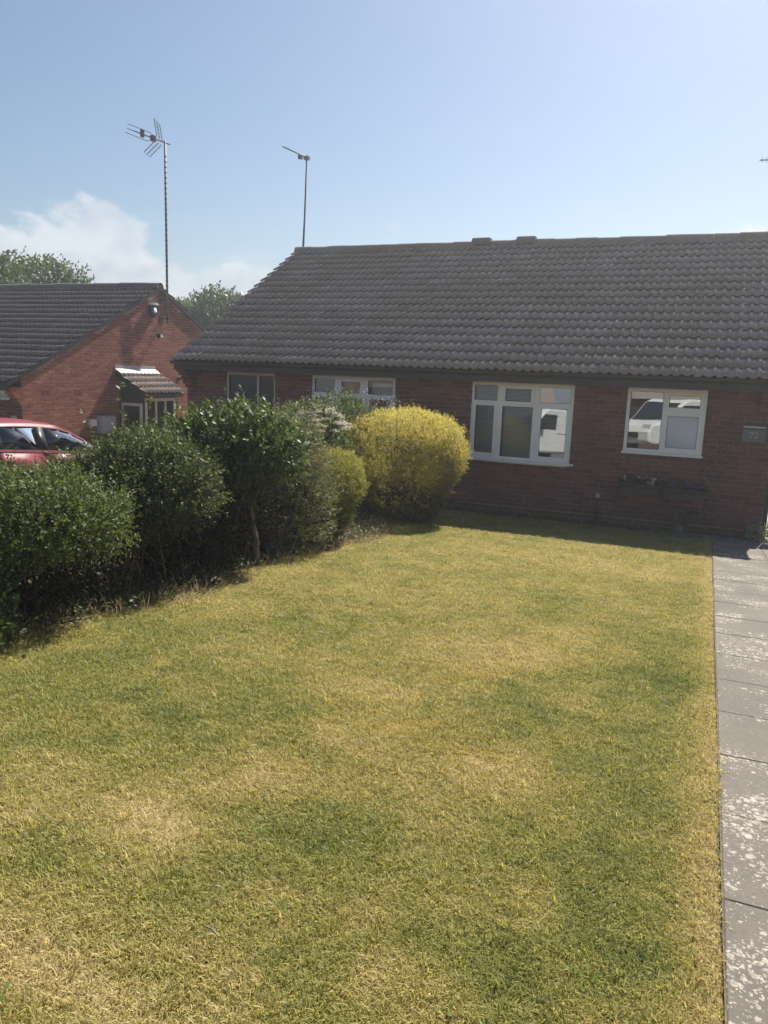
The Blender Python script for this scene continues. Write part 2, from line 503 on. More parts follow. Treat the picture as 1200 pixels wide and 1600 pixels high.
class MB:
    """collects faces, builds one mesh"""
    def __init__(self):
        self.v, self.f, self.mi = [], [], []
        self.cur = 0

    def add(self, vs, fs):
        b = len(self.v)
        self.v.extend([tuple(p) for p in vs])
        self.f.extend([tuple(i + b for i in f) for f in fs])
        self.mi.extend([self.cur] * len(fs))
        return self

    def box(self, x0, x1, y0, y1, z0, z1):
        x0, x1 = min(x0, x1), max(x0, x1)
        y0, y1 = min(y0, y1), max(y0, y1)
        z0, z1 = min(z0, z1), max(z0, z1)
        v = [(x0, y0, z0), (x1, y0, z0), (x1, y1, z0), (x0, y1, z0), (x0, y0, z1), (x1, y0, z1), (x1, y1, z1), (x0, y1, z1)]
        return self.add(v, [(0, 3, 2, 1), (4, 5, 6, 7), (0, 1, 5, 4), (1, 2, 6, 5), (2, 3, 7, 6), (3, 0, 4, 7)])

    def cbox(self, x0, x1, y0, y1, z0, z1, b=0.004):
        """box with chamfered edges all round the four uprights and the top"""
        v = []
        for (z, i) in ((z0, 0), (z1 - b, 0), (z1, b)):
            a, c, d, e = x0 + i, x1 - i, y0 + i, y1 - i
            k = b
            v += [(a + k, d, z), (c - k, d, z), (c, d + k, z), (c, e - k, z), (c - k, e, z), (a + k, e, z), (a, e - k, z), (a, d + k, z)]
        f = [tuple(range(7, -1, -1)), tuple(range(16, 24))]
        for L in (0, 8):
            for i in range(8):
                j = (i + 1) % 8
                f.append((L + i, L + j, L + 8 + j, L + 8 + i))
        return self.add(v, f)

    def obox(self, P, u, n, a0, a1, b0, b1, z0, z1):
        """box in a frame: u along, n outward, world z up"""
        P, u, n = Vector(P), Vector(u), Vector(n)
        v = []
        for z in (z0, z1):
            for a, b in ((a0, b0), (a1, b0), (a1, b1), (a0, b1)):
                q = P + u * a + n * b
                v.append((q.x, q.y, P.z + z))
        fs = [(0, 1, 2, 3), (4, 7, 6, 5), (0, 4, 5, 1), (1, 5, 6, 2), (2, 6, 7, 3), (3, 7, 4, 0)]
        return self.add(v, fs)

    def tube(self, pts, r, n=8, cap=True, r1=None):
        pts = [Vector(p) for p in pts]
        m = len(pts)
        v, f = [], []
        prev = None
        for i, p in enumerate(pts):
            d = (pts[min(i + 1, m - 1)] - pts[max(i - 1, 0)])
            d = d.normalized() if d.length > 1e-9 else Vector((0, 0, 1))
            if prev is None:
                a = Vector((0, 0, 1)) if abs(d.z) < 0.9 else Vector((1, 0, 0))
                x = d.cross(a).normalized()
            else:
                x = (prev - d * prev.dot(d))
                x = x.normalized() if x.length > 1e-6 else d.orthogonal().normalized()
            prev = x
            y = d.cross(x)
            rr = r if r1 is None else r + (r1 - r) * i / max(1, m - 1)
            if isinstance(r, (list, tuple)):
                rr = r[i]
            for k in range(n):
                t = 2 * math.pi * k / n
                v.append(p + x * (rr * math.cos(t)) + y * (rr * math.sin(t)))
        for i in range(m - 1):
            for k in range(n):
                k2 = (k + 1) % n
                f.append((i * n + k, i * n + k2, (i + 1) * n + k2, (i + 1) * n + k))
        if cap:
            f.append(tuple(range(n - 1, -1, -1)))
            f.append(tuple(range((m - 1) * n, m * n)))
        return self.add(v, f)

    def lathe(self, prof, n=20, axis='Z', c=(0, 0, 0)):
        v, f = [], []
        for (r, h) in prof:
            for k in range(n):
                t = 2 * math.pi * k / n
                a, b = r * math.cos(t), r * math.sin(t)
                if axis == 'Z':
                    v.append((c[0] + a, c[1] + b, c[2] + h))
                elif axis == 'X':
                    v.append((c[0] + h, c[1] + a, c[2] + b))
                else:
                    v.append((c[0] + b, c[1] + h, c[2] + a))
        for i in range(len(prof) - 1):
            for k in range(n):
                k2 = (k + 1) % n
                f.append((i * n + k, i * n + k2, (i + 1) * n + k2, (i + 1) * n + k))
        f.append(tuple(range(n - 1, -1, -1)))
        f.append(tuple(range((len(prof) - 1) * n, len(prof) * n)))
        return self.add(v, f)

    def prism(self, poly, lo, hi, axis='X'):
        """polygon in the two other axes, extruded along axis"""
        n = len(poly)
        def P(a, b, h):
            return {'X': (h, a, b), 'Y': (a, h, b), 'Z': (a, b, h)}[axis]
        v = [P(a, b, lo) for a, b in poly] + [P(a, b, hi) for a, b in poly]
        f = [tuple(range(n - 1, -1, -1)), tuple(range(n, 2 * n))]
        for i in range(n):
            j = (i + 1) % n
            f.append((i, j, n + j, n + i))
        return self.add(v, f)

    def mesh(self, name, mats, smooth=False):
        me = bpy.data.meshes.new(name)
        me.from_pydata(self.v, [], self.f)
        for m_ in (mats if isinstance(mats, (list, tuple)) else [mats]):
            me.materials.append(m_)
        if any(self.mi):
            me.polygons.foreach_set('material_index', self.mi)
        if smooth:
            me.polygons.foreach_set('use_smooth', [True] * len(me.polygons))
        me.update()
        return me

    def build(self, name, mats, parent=None, smooth=False):
        return link(name, self.mesh(name, mats, smooth), parent)


def fix_normals(me):
    import bmesh
    bm = bmesh.new()
    bm.from_mesh(me)
    bmesh.ops.recalc_face_normals(bm, faces=bm.faces)
    bm.to_mesh(me)
    bm.free()


def np_mesh(name, V, F, mat_, attrs=None, smooth=False):
    """fast mesh from numpy arrays; F is (n,3) or (n,4); attrs: per-face floats"""
    me = bpy.data.meshes.new(name)
    k = F.shape[1]
    me.vertices.add(len(V))
    me.vertices.foreach_set('co', V.astype(np.float32).ravel())
    me.loops.add(F.size)
    me.loops.foreach_set('vertex_index', F.astype(np.int32).ravel())
    me.polygons.add(len(F))
    me.polygons.foreach_set('loop_start', np.arange(0, F.size, k, dtype=np.int32))
    for nm, (dom, a) in (attrs or {}).items():
        at = me.attributes.new(nm, 'FLOAT', dom)
        at.data.foreach_set('value', a.astype(np.float32))
    if smooth:
        me.polygons.foreach_set('use_smooth', np.ones(len(F), dtype=bool))
    me.materials.append(mat_)
    me.update(calc_edges=True)
    me.validate()
    return me


def project(p):
    d = Vector(p) - CAMPOS
    z = d.dot(fw)
    if z < 0.1:
        return None
    return 600 + 1200 * d.dot(rt) / z, 800 - 1200 * d.dot(up) / z, z


# ------------------------------------------------------------------ value noise for shapes and lawn patches
def vnoise(x, y, seed=0):
    xi, yi = np.floor(x).astype(np.int64), np.floor(y).astype(np.int64)
    xf, yf = x - xi, y - yi
    def h(a, b):
        n = (a * 374761393 + b * 668265263 + seed * 974711) & 0x7fffffff
        n = ((n ^ (n >> 13)) * 1274126177) & 0x7fffffff
        return ((n ^ (n >> 16)) & 0xffff) / 65535.0
    u, v = xf * xf * (3 - 2 * xf), yf * yf * (3 - 2 * yf)
    return (h(xi, yi) * (1 - u) + h(xi + 1, yi) * u) * (1 - v) + (h(xi, yi + 1) * (1 - u) + h(xi + 1, yi + 1) * u) * v


def fbm(x, y, oct_=4, seed=0):
    t, a, s = 0, 0.5, 0
    for i in range(oct_):
        t = t + a * vnoise(x * 2 ** i, y * 2 ** i, seed + i)
        s += a
        a *= 0.55
    return t / s


# ------------------------------------------------------------------ ground, drive, road, path
def sheet(name, xs, ys, lift, m_, kind='structure'):
    V = np.array([(x, y, zg(x, y) + lift) for y in ys for x in xs])
    nx = len(xs)
    F = np.array([(j * nx + i, j * nx + i + 1, (j + 1) * nx + i + 1, (j + 1) * nx + i) for j in range(len(ys) - 1) for i in range(nx - 1)])
    o = link(name, np_mesh(name, V, F, m_))
    o['kind'] = kind
    return o


sheet('ground', [-400, -150, -60, -30, -13.8, -10, -7, -4.3, -2, 0, 2, 8, 30, 150, 400],
      [-400, -150, -60, -25, -13.2, -10, -6, -3, 0, 4, 9, 14, 30, 80, 200, 400], 0.0, M['soil'])
sheet('driveway', [-13.75, -12, -10.2], [-13.2, -10, -6, -3, 0, 4, 9], 0.012, M['drive'])
sheet('road', [-60, -30, -13.8, -4.3, 10, 60], [-24, -20, -16.2], 0.012, M['tarmac'])
sheet('pavement', [-60, -30, -13.8, -4.3, 10, 60], [-16.1, -14.6], 0.05, M['drive'])
sheet('patio', [0.95, 2.0, 3.4, 6.0], [0.35, 2.5, 5, 8.5], 0.02, M['drive'])

path = sheet('path', [0.185, 0.6, 1.4, 2.05], [-14.4, -13.2, -8, -4, 0.3], 0.0245, M['joint'])
slab_me = {}


def slab(x0, x1, y0, y1):
    w, l = round(x1 - x0, 3), round(y1 - y0, 3)
    if (w, l) not in slab_me:
        slab_me[(w, l)] = MB().cbox(-w / 2, w / 2, -l / 2, l / 2, -0.04, 0.0, 0.0035).mesh('paving_slab', M['slab'])
    o = link('paving_slab', slab_me[(w, l)], path)
    cx, cy_ = (x0 + x1) / 2, (y0 + y1) / 2
    o.location = (cx, cy_, zg(cx, cy_) + 0.029 + random.uniform(-0.0015, 0.0015))
    o.rotation_euler = (-math.atan(0.068) + random.uniform(-0.003, 0.003), random.uniform(-0.003, 0.003), random.uniform(-0.004, 0.004))


yj = -14.05
while yj < -1.0:
    for cxl, (xa, xb) in enumerate(((0.19, 0.797), (0.835, 1.435), (1.445, 2.045))):
        if cxl > 0 and yj < -13.0 and False:
            continue
        slab(xa, xb, yj + 0.002, yj + 0.615)
    yj += 0.617
# slabs along the foot of the wall
xw = -0.62
for k in range(5):
    for ya, yb in ((-0.66, -0.06),):
        if xw < 2.0:
            slab(xw, xw + 0.60, ya, yb)
    xw += 0.612

# ------------------------------------------------------------------ lawn surface with dry patches (attributes dry, gold, dens)
def lawn_left(y):
    """left border of the grass where the shrubs start"""
    return -3.62 + 0.10 * math.sin(y * 1.3) + 0.06 * math.sin(y * 3.1 + 1) - (0.35 if y > -4.4 else 0) * min(1, (y + 4.4) / 0.8 if y > -4.4 else 0)


def build_lawn():
    dx = 0.05
    ys = np.arange(-13.9, -0.28, dx)
    nx = 90
    rows = []
    for y in ys:
        a, b = lawn_left(y) - 0.25, 0.178 + 0.035 * (fbm(np.array([y * 2.7]), np.array([3.3]), 3, 31)[0] - 0.42)
        rows.append(np.stack([np.linspace(a, b, nx), np.full(nx, y)], 1))
    P = np.concatenate(rows)
    x, y = P[:, 0], P[:, 1]
    big = fbm(x * 0.9 + 7, y * 0.9 + 3, 4, 3)
    med = fbm(x * 2.6, y * 2.6, 4, 9)
    fin = fbm(x * 9, y * 9, 3, 21)
    dry = 0.56 + (big - 0.5) * 0.5 + (med - 0.5) * 0.6 + (fin - 0.5) * 0.6
    gold = np.zeros_like(x)
    def blob(cx, cy_, rx, ry, amt, ang=0.0):
        c, s = math.cos(ang), math.sin(ang)
        u = ((x - cx) * c + (y - cy_) * s) / rx
        v = (-(x - cx) * s + (y - cy_) * c) / ry
        return amt * np.exp(-(u * u + v * v))
    for b in LAWN_DRY:
        dry += blob(*b) * (0.95 if b[4] > 0 else 0.55)
    for b in LAWN_GOLD:
        gold += blob(*b)
    gold *= np.clip(-0.3 + 1.4 * med + 1.2 * (fin - 0.5), 0, 1.2)
    edge = 0.175 - x
    dry += 0.45 * np.exp(-(edge / 0.10) ** 2)
    gold = np.clip(gold, 0, 1)
    dry = np.clip(dry, 0.02, 1.0)
    z = zg_np(x, y) + 0.012 + 0.03 * (fbm(x * 0.8, y * 0.8, 3, 5) - 0.5) + 0.012 * (fbm(x * 6, y * 6, 2, 6) - 0.5)
    V = np.column_stack([x, y, z])
    ny = len(ys)
    idx = np.arange(nx * ny).reshape(ny, nx)
    F = np.stack([idx[:-1, :-1], idx[:-1, 1:], idx[1:, 1:], idx[1:, :-1]], -1).reshape(-1, 4)
    dist = np.hypot(x, y + 12.8)
    dens = np.clip(3600 / (1 + (dist / 4.2) ** 1.6), 620, 3200)
    left = np.array([lawn_left(v) for v in ys]).repeat(nx)
    dens *= np.clip((x - left + 0.20) / 0.25, 0.0, 1.0)
    dens *= np.clip(1.35 - 0.55 * np.clip(dry - 0.75, 0, 1) * 3, 0.4, 1.2)
    dens *= np.where(y > -0.7, 0.45, 1.0)
    bare = blob(*gb(255, 1290, 0.17, 0.12, 0.75)) + blob(*gb(190, 1570, 0.25, 0.08, 0.5)) + blob(*gb(640, 1150, 0.12, 0.10, 0.5))
    dens *= np.clip(1 - bare * (0.4 + 1.2 * fin), 0.15, 1)
    at = {'dry': ('POINT', dry), 'gold': ('POINT', gold), 'dens': ('POINT', dens)}
    lawn = link('lawn', np_mesh('lawn', V, F, M['lawn'], at, True))
    lawn['kind'] = 'structure'
    return V, F, at


def ground_pt(px, py):
    d = fw * 1200 + rt * (px - 600) - up * (py - 800)
    k = -(CAMPOS.z + 0.068 * CAMPOS.y) / (d.z + 0.068 * d.y)
    return CAMPOS + d * k


def gb(px, py, rx, ry, amt, ang=0.0):
    p = ground_pt(px, py)
    return (p.x, p.y, rx, ry, amt, ang)


# dry / green patches where the lawn has them (metres)
LAWN_DRY = [gb(450, 1225, 0.2, 0.16, 0.3), gb(540, 1160, 0.22, 0.18, 0.28), gb(630, 1085, 0.25, 0.2, 0.3), gb(720, 1040, 0.28, 0.22, 0.3), gb(810, 1005, 0.3, 0.25, 0.3),
            gb(255, 1290, 0.20, 0.14, 0.75), gb(150, 1560, 0.55, 0.12, 0.5), gb(330, 1500, 0.3, 0.12, 0.25),
            gb(800, 1215, 0.25, 0.25, 0.30), gb(540, 1430, 0.25, 0.15, 0.25), gb(750, 1020, 0.5, 0.35, 0.25),
            gb(640, 940, 0.9, 0.5, 0.16), gb(930, 960, 0.25, 0.5, 0.2), gb(600, 1130, 0.3, 0.4, 0.18), gb(420, 1240, 0.3, 0.2, 0.22),
            gb(600, 860, 1.2, 0.8, 0.12), gb(900, 880, 1.0, 0.6, 0.16), gb(1095, 1400, 0.06, 0.8, 0.3), gb(30, 1280, 0.25, 0.25, 0.2),
            gb(850, 1430, 0.2, 0.1, 0.2), gb(620, 1580, 0.25, 0.12, 0.3),
            gb(1030, 1050, 0.30, 1.0, -0.42), gb(1000, 1240, 0.28, 0.45, -0.38), gb(960, 1500, 0.38, 0.32, -0.5), gb(1000, 1400, 0.25, 0.3, -0.3),
            gb(300, 1080, 0.7, 0.5, -0.14), gb(100, 1340, 0.3, 0.15, -0.3), gb(470, 1290, 0.3, 0.18, -0.3), gb(430, 1480, 0.2, 0.12, -0.22),
            gb(200, 1400, 0.3, 0.12, -0.2), gb(720, 1160, 0.35, 0.3, -0.22), gb(560, 1010, 0.5, 0.4, -0.18), gb(520, 1540, 0.15, 0.08, -0.25),
            gb(620, 1340, 0.2, 0.2, -0.15)]
LAWN_GOLD = [gb(600, 1130, 0.42, 0.34, 1.0, 0.6), gb(720, 1050, 0.45, 0.25, 0.7, 0.8), gb(520, 1200, 0.25, 0.2, 0.6), gb(640, 1150, 0.12, 0.12, 0.6), gb(840, 1010, 0.35, 0.3, 0.35), gb(800, 1210, 0.25, 0.2, 0.3),
             gb(130, 1130, 0.2, 0.15, 0.3), gb(330, 1120, 0.25, 0.2, 0.25)]
LV, LF, LAT = build_lawn()


def tuft(name, nbl, hgt, lean, rad, rng, wid=0.0022):
    Vs, Fs, T = [], [], []
    for i in range(nbl):
        a = rng.uniform(0, 2 * math.pi)
        r_ = rad * math.sqrt(rng.uniform(0, 1))
        bx, by = r_ * math.cos(a), r_ * math.sin(a)
        d = rng.uniform(0, 2 * math.pi)
        h = hgt * rng.uniform(0.5, 1.25)
        L = lean * rng.uniform(0.3, 1.5) * h
        w = wid * rng.uniform(0.6, 1.4)
        ox, oy = -math.sin(d) * w, math.cos(d) * w
        dx_, dy_ = math.cos(d), math.sin(d)
        b = len(Vs)
        mx_, my_ = bx + dx_ * L * 0.35, by + dy_ * L * 0.35
        Vs += [(bx - ox, by - oy, -0.004), (bx + ox, by + oy, -0.004), (mx_ + ox * 0.8, my_ + oy * 0.8, h * 0.6), (mx_ - ox * 0.8, my_ - oy * 0.8, h * 0.6),
               (bx + dx_ * L, by + dy_ * L, h * rng.uniform(0.65, 1.0))]
        t = rng.uniform(0, 1)
        Fs += [(b, b + 1, b + 2), (b, b + 2, b + 3), (b + 3, b + 2, b + 4)]
        T += [t, t, t]
    me = np_mesh(name, np.array(Vs), np.array(Fs), M['grass'], {'tone': ('FACE', np.array(T))})
    return bpy.data.objects.new(name, me)


def grass_object():
    rng = np.random.default_rng(5)
    coll = bpy.data.collections.new('grass_tufts')
    for i in range(5):
        coll.objects.link(tuft('grass_tuft', 34, 0.0155, 1.15, 0.038, rng, 0.0013))
    for i in range(4):
        coll.objects.link(tuft('straw_tuft', 28, 0.007, 2.2, 0.038, rng, 0.0011))
    coll.objects.link(tuft('tall_tuft', 12, 0.030, 0.8, 0.025, rng, 0.0013))
    me = np_mesh('grass', LV, LF, M['lawn'], LAT)
    o = link('grass', me)
    o['kind'] = 'stuff'
    ng = bpy.data.node_groups.new('grass_scatter', 'GeometryNodeTree')
    ng.interface.new_socket('Geometry', in_out='INPUT', socket_type='NodeSocketGeometry')
    ng.interface.new_socket('Geometry', in_out='OUTPUT', socket_type='NodeSocketGeometry')
    q = G(ng)
    gi = q.n('NodeGroupInput')
    go = q.n('NodeGroupOutput')
    den = q.n('GeometryNodeInputNamedAttribute', {'Name': 'dens'}, data_type='FLOAT')
    dp = q.n('GeometryNodeDistributePointsOnFaces', {'Mesh': gi.outputs[0], 'Density': den.outputs[0], 'Seed': 3})
    ci = q.n('GeometryNodeCollectionInfo', {'Collection': coll, 'Separate Children': True, 'Reset Children': True})
    rv = q.n('FunctionNodeRandomValue', data_type='FLOAT_VECTOR')
    rv.inputs[0].default_value = (-0.15, -0.15, 0)
    rv.inputs[1].default_value = (0.15, 0.15, 6.283)
    rs = q.n('FunctionNodeRandomValue', data_type='FLOAT')
    rs.inputs[2].default_value = 0.65
    rs.inputs[3].default_value = 1.35
    rs.inputs['Seed'].default_value = 7
    e2r = q.n('FunctionNodeEulerToRotation', {0: rv.outputs[0]})
    ip = q.n('GeometryNodeInstanceOnPoints', {'Points': dp.outputs[0], 'Instance': ci.outputs[0], 'Pick Instance': True,
                                              'Rotation': e2r.outputs[0], 'Scale': rs.outputs[1]})
    ng.links.new(ip.outputs[0], go.inputs[0])
    md = o.modifiers.new('scatter', 'NODES')
    md.node_group = ng
    return o


grass_object()


# ------------------------------------------------------------------ haze box round everything, added to imitate lens glare and faded distance
hm_, hg = mat('glare_haze_air')
pvol = hg.n('ShaderNodeVolumePrincipled', {'Color': (0.93, 0.96, 1.0), 'Density': GLARE_HAZE, 'Anisotropy': 0.62})
hg.n('ShaderNodeOutputMaterial', {'Volume': pvol.outputs[0]})
_h = 430
hz = link('haze', None) if False else bpy.data.objects.new('haze', bpy.data.meshes.new('haze'))
hz.data.from_pydata([(x, y, z) for z in (-4.5, 12.0) for x, y in ((-_h, -_h), (_h, -_h), (_h, _h), (-_h, _h))], [],
                    [(3, 2, 1, 0), (4, 5, 6, 7), (0, 1, 5, 4), (1, 2, 6, 5), (2, 3, 7, 6), (3, 0, 4, 7)])
hz.data.materials.append(hm_)
COL.objects.link(hz)
hz['kind'] = 'stuff'


# ------------------------------------------------------------------ brickwork
def intervals(lo, hi, holes, z0, z1):
    """free stretches of [lo,hi] at a course between z0 and z1"""
    iv = [(lo, hi)]
    for (a, b, c, d) in holes:
        if z1 > c + 0.001 and z0 < d - 0.001:
            out = []
            for s, e in iv:
                if b <= s or a >= e:
                    out.append((s, e))
                else:
                    if a > s:
                        out.append((s, a))
                    if b < e:
                        out.append((b, e))
            iv = out
    return iv


BRICK_ME = {}


def brick_mesh(L, H, axis, m_, sgn):
    """one brick, origin at its lower front left; front face at depth 0, goes 30 mm into the wall"""
    key = (round(L, 3), round(H, 3), axis, m_.name, sgn)
    if key not in BRICK_ME:
        b = 0.003
        mb = MB()
        def P(h, d, z):
            return (h, d * sgn, z) if axis == 'X' else (d * sgn, h, z)
        v = [P(0, .03, 0), P(L, .03, 0), P(L, .03, H), P(0, .03, H), P(0, b, 0), P(L, b, 0), P(L, b, H), P(0, b, H),
             P(b, 0, b), P(L - b, 0, b), P(L - b, 0, H - b), P(b, 0, H - b)]
        f = [(8, 9, 10, 11)]
        for i in range(4):
            j = (i + 1) % 4
            f += [(i, j, 4 + j, 4 + i), (4 + i, 4 + j, 8 + j, 8 + i)]
        mb.add(v, f)
        me = mb.mesh('brick', m_)
        fix_normals(me)
        BRICK_ME[key] = me
    return BRICK_ME[key]


def brickwork(parent, axis, lo, hi, z0, top, face, sgn, holes, m_, origin, budget, score):
    """courses of stretcher bond; axis 'X': wall along x with its face at y=face; 'Y': along y, face at x=face.
    sgn: direction into the wall. top: function of the horizontal coordinate. origin: parent's world location."""
    items = []
    k0 = math.floor((z0 + 30.0) / 0.075)
    k1 = math.ceil((max(top(lo), top(hi), top((lo + hi) / 2), top(lo + (hi - lo) * .47)) + 30.0) / 0.075) + 1
    for k in range(k0, k1):
        za = k * 0.075 - 30.0
        zb = za + 0.065
        off = (k % 2) * 0.1125
        for s, e in intervals(lo, hi, holes, za, zb):
            j0 = math.floor((s + 90.0 + off) / 0.225)
            j1 = math.ceil((e + 90.0 + off) / 0.225)
            for j in range(j0, j1):
                a = j * 0.225 - 90.0 - off + 0.005
                b_ = a + 0.215
                a, b_ = max(a, s), min(b_, e)
                if b_ - a < 0.03:
                    continue
                if zb > min(top(a), top(b_)) + 0.0:
                    continue
                items.append((a, za, b_ - a))
    def world(it):
        h = it[0] + it[2] / 2
        return (h, face, it[1] + .03) if axis == 'X' else (face, h, it[1] + .03)
    items.sort(key=lambda it: -score(world(it)))
    mb = MB()
    for n_, (h, z, L) in enumerate(items):
        d = random.uniform(-0.0015, 0.0015)
        Lr = round(L, 2) if L < 0.2149 else 0.215
        Lr = min(Lr, L)
        x, y = (h, face + d * sgn) if axis == 'X' else (face + d * sgn, h)
        me = brick_mesh(Lr, 0.065, axis, m_, sgn)
        if n_ < budget:
            o = link('brick', me, parent)
            o.location = (x - origin[0], y - origin[1], z - origin[2])
        else:
            mb.add([(v.co.x + x - origin[0], v.co.y + y - origin[1], v.co.z + z - origin[2]) for v in me.vertices], [tuple(p.vertices) for p in me.polygons])
    if mb.v:
        o = mb.build('brick_courses', m_, parent)
        o['kind'] = 'stuff'
    return len(items)


def wall_core(parent, axis, lo, hi, z0, z1, f0, f1, holes, m_, name='wall'):
    """wall backing as boxes round the openings; thickness between f0 and f1"""
    xs = sorted({lo, hi, *[h[0] for h in holes], *[h[1] for h in holes]})
    xs = [x for x in xs if lo <= x <= hi]
    mb = MB()
    for a, b in zip(xs[:-1], xs[1:]):
        cuts = sorted([(h[2], h[3]) for h in holes if h[0] <= a + 1e-6 and h[1] >= b - 1e-6])
        z = z0
        for c, d in cuts + [(z1, z1)]:
            if c > z:
                if axis == 'X':
                    mb.box(a, b, f0, f1, z, c)
                else:
                    mb.box(f0, f1, a, b, z, c)
            z = d
    return mb.build(name, m_, parent)


# ------------------------------------------------------------------ roof tiles
def tile_mesh(w, gauge, m_):
    """double roll concrete tile, origin at its lower left corner on the batten plane; x across, y up the slope, z out"""
    prof = []
    half = w / 2
    for k in range(2):
        b = k * half
        for (t, h) in ((0.0, 0.004), (0.10, 0.000), (0.42, 0.000), (0.52, 0.010), (0.62, 0.026), (0.74, 0.034), (0.86, 0.027), (0.95, 0.012)):
            prof.append((b + t * half, h))
    prof.append((w, 0.004))
    L = gauge + 0.04
    lift = 0.050
    n = len(prof)
    v = []
    for (x, h) in prof:
        v.append((x, 0.0, lift + h))
    for (x, h) in prof:
        v.append((x, L, h - 0.003))
    for (x, h) in prof:
        v.append((x, 0.006, lift + h - 0.029))
    f = []
    for i in range(n - 1):
        f.append((i, i + 1, n + i + 1, n + i))
        f.append((2 * n + i, 2 * n + i + 1, i + 1, i))
    mb = MB()
    mb.add(v, f)
    me = mb.mesh('roof_tile', m_)
    for i, p in enumerate(me.polygons):
        p.use_smooth = (i % 2 == 0)
    return me


def tile_slope(parent, P, u, s, n, width, length, w, gauge, m_, budget, name='roof_tile', visible=True):
    """cover a slope: P lower left corner (local), u along the eaves, s up the slope, n outward"""
    cols = int(round(width / w))
    rows = int(round(length / gauge))
    gauge = length / rows
    me = tile_mesh(w, gauge, m_)
    B = Matrix(((u.x, s.x, n.x), (u.y, s.y, n.y), (u.z, s.z, n.z)))
    base = parent.matrix_basis.copy()
    items = []
    for r_ in range(rows):
        for c in range(cols):
            q = P + u * (c * w) + s * (r_ * gauge)
            pr = project(Matrix.Translation(parent.location) @ q) if True else None
            sc_ = 0
            if pr and -30 < pr[0] < 1230 and -30 < pr[1] < 1630:
                sc_ = 1.0 / pr[2]
            items.append((sc_, q, r_))
    items.sort(key=lambda t: -t[0])
    Vs, Fs, T = [], [], []
    vb = np.array([v.co[:] for v in me.vertices])
    fb = np.array([p.vertices[:] for p in me.polygons])
    for k, (sc_, q, r_) in enumerate(items):
        jit = Euler((random.gauss(0, 0.006), random.gauss(0, 0.006), random.gauss(0, 0.005))).to_matrix()
        mm = B @ jit
        q = q + n * abs(random.gauss(0, 0.0025)) + s * random.gauss(0, 0.003)
        if k < budget:
            o = link(name, me, parent)
            o.matrix_basis = Matrix.Translation(q) @ mm.to_4x4()
        else:
            A = np.array(mm)
            Fs.append(fb + len(Vs) * len(vb))
            Vs.append(vb @ A.T + np.array(q[:]))
            T.append(np.full(len(fb), random.random()))
    if Vs:
        o = link('roof_tiles', np_mesh('roof_tiles', np.concatenate(Vs), np.concatenate(Fs), m_, {'tone': ('FACE', np.concatenate(T))}, True), parent)
        o['kind'] = 'stuff'


def ridge_tiles(parent, x0, x1, y, z, m_, L=0.45, r=0.125):
    n = int(round((x1 - x0) / L))
    mb = MB()
    k = 9
    v, f = [], []
    for (h, rr) in ((0.0, r), (L - 0.006, r - 0.004)):
        for t in range(k):
            a = R(-15) + (math.pi + R(30)) * t / (k - 1)
            v.append((h, rr * math.cos(a), rr * math.sin(a) * 0.95))
    for (rr) in (r - 0.022,):
        for t in range(k):
            a = R(-15) + (math.pi + R(30)) * t / (k - 1)
            v.append((0.0, rr * math.cos(a), rr * math.sin(a) * 0.95))
            v.append((L - 0.006, rr * math.cos(a), rr * math.sin(a) * 0.95))
    for t in range(k - 1):
        f.append((t, t + 1, k + t + 1, k + t))
        f.append((2 * k + 2 * t, 2 * k + 2 * t + 2, t + 1, t))
        f.append((2 * k + 2 * t + 1, 2 * k + 2 * t + 3, k + t + 1, k + t))
    mb.add(v, f)
    me = mb.mesh('ridge_tile', m_, True)
    for i in range(n):
        o = link('ridge_tile', me, parent)
        o.location = (x0 + i * L, y + random.gauss(0, 0.003), z + random.gauss(0, 0.005))
        o.rotation_euler = (random.gauss(0, 0.01), random.gauss(0, 0.006), random.gauss(0, 0.006))


# ------------------------------------------------------------------ windows
def pane_obj(P, u, n, a0, a1, z0, z1, d, m_, parent):
    mb = MB()
    mb.obox(P, u, n, a0, a1, d - 0.004, d, z0, z1)
    # panes sit a touch out of plumb in their rebates, leaning back at the head
    zm = P.z + (z0 + z1) / 2
    mb.v = [(x - n.x * (z - zm) * LEAN, y - n.y * (z - zm) * LEAN, z) for x, y, z in mb.v]
    o = mb.build('pane', m_, parent)
    return o


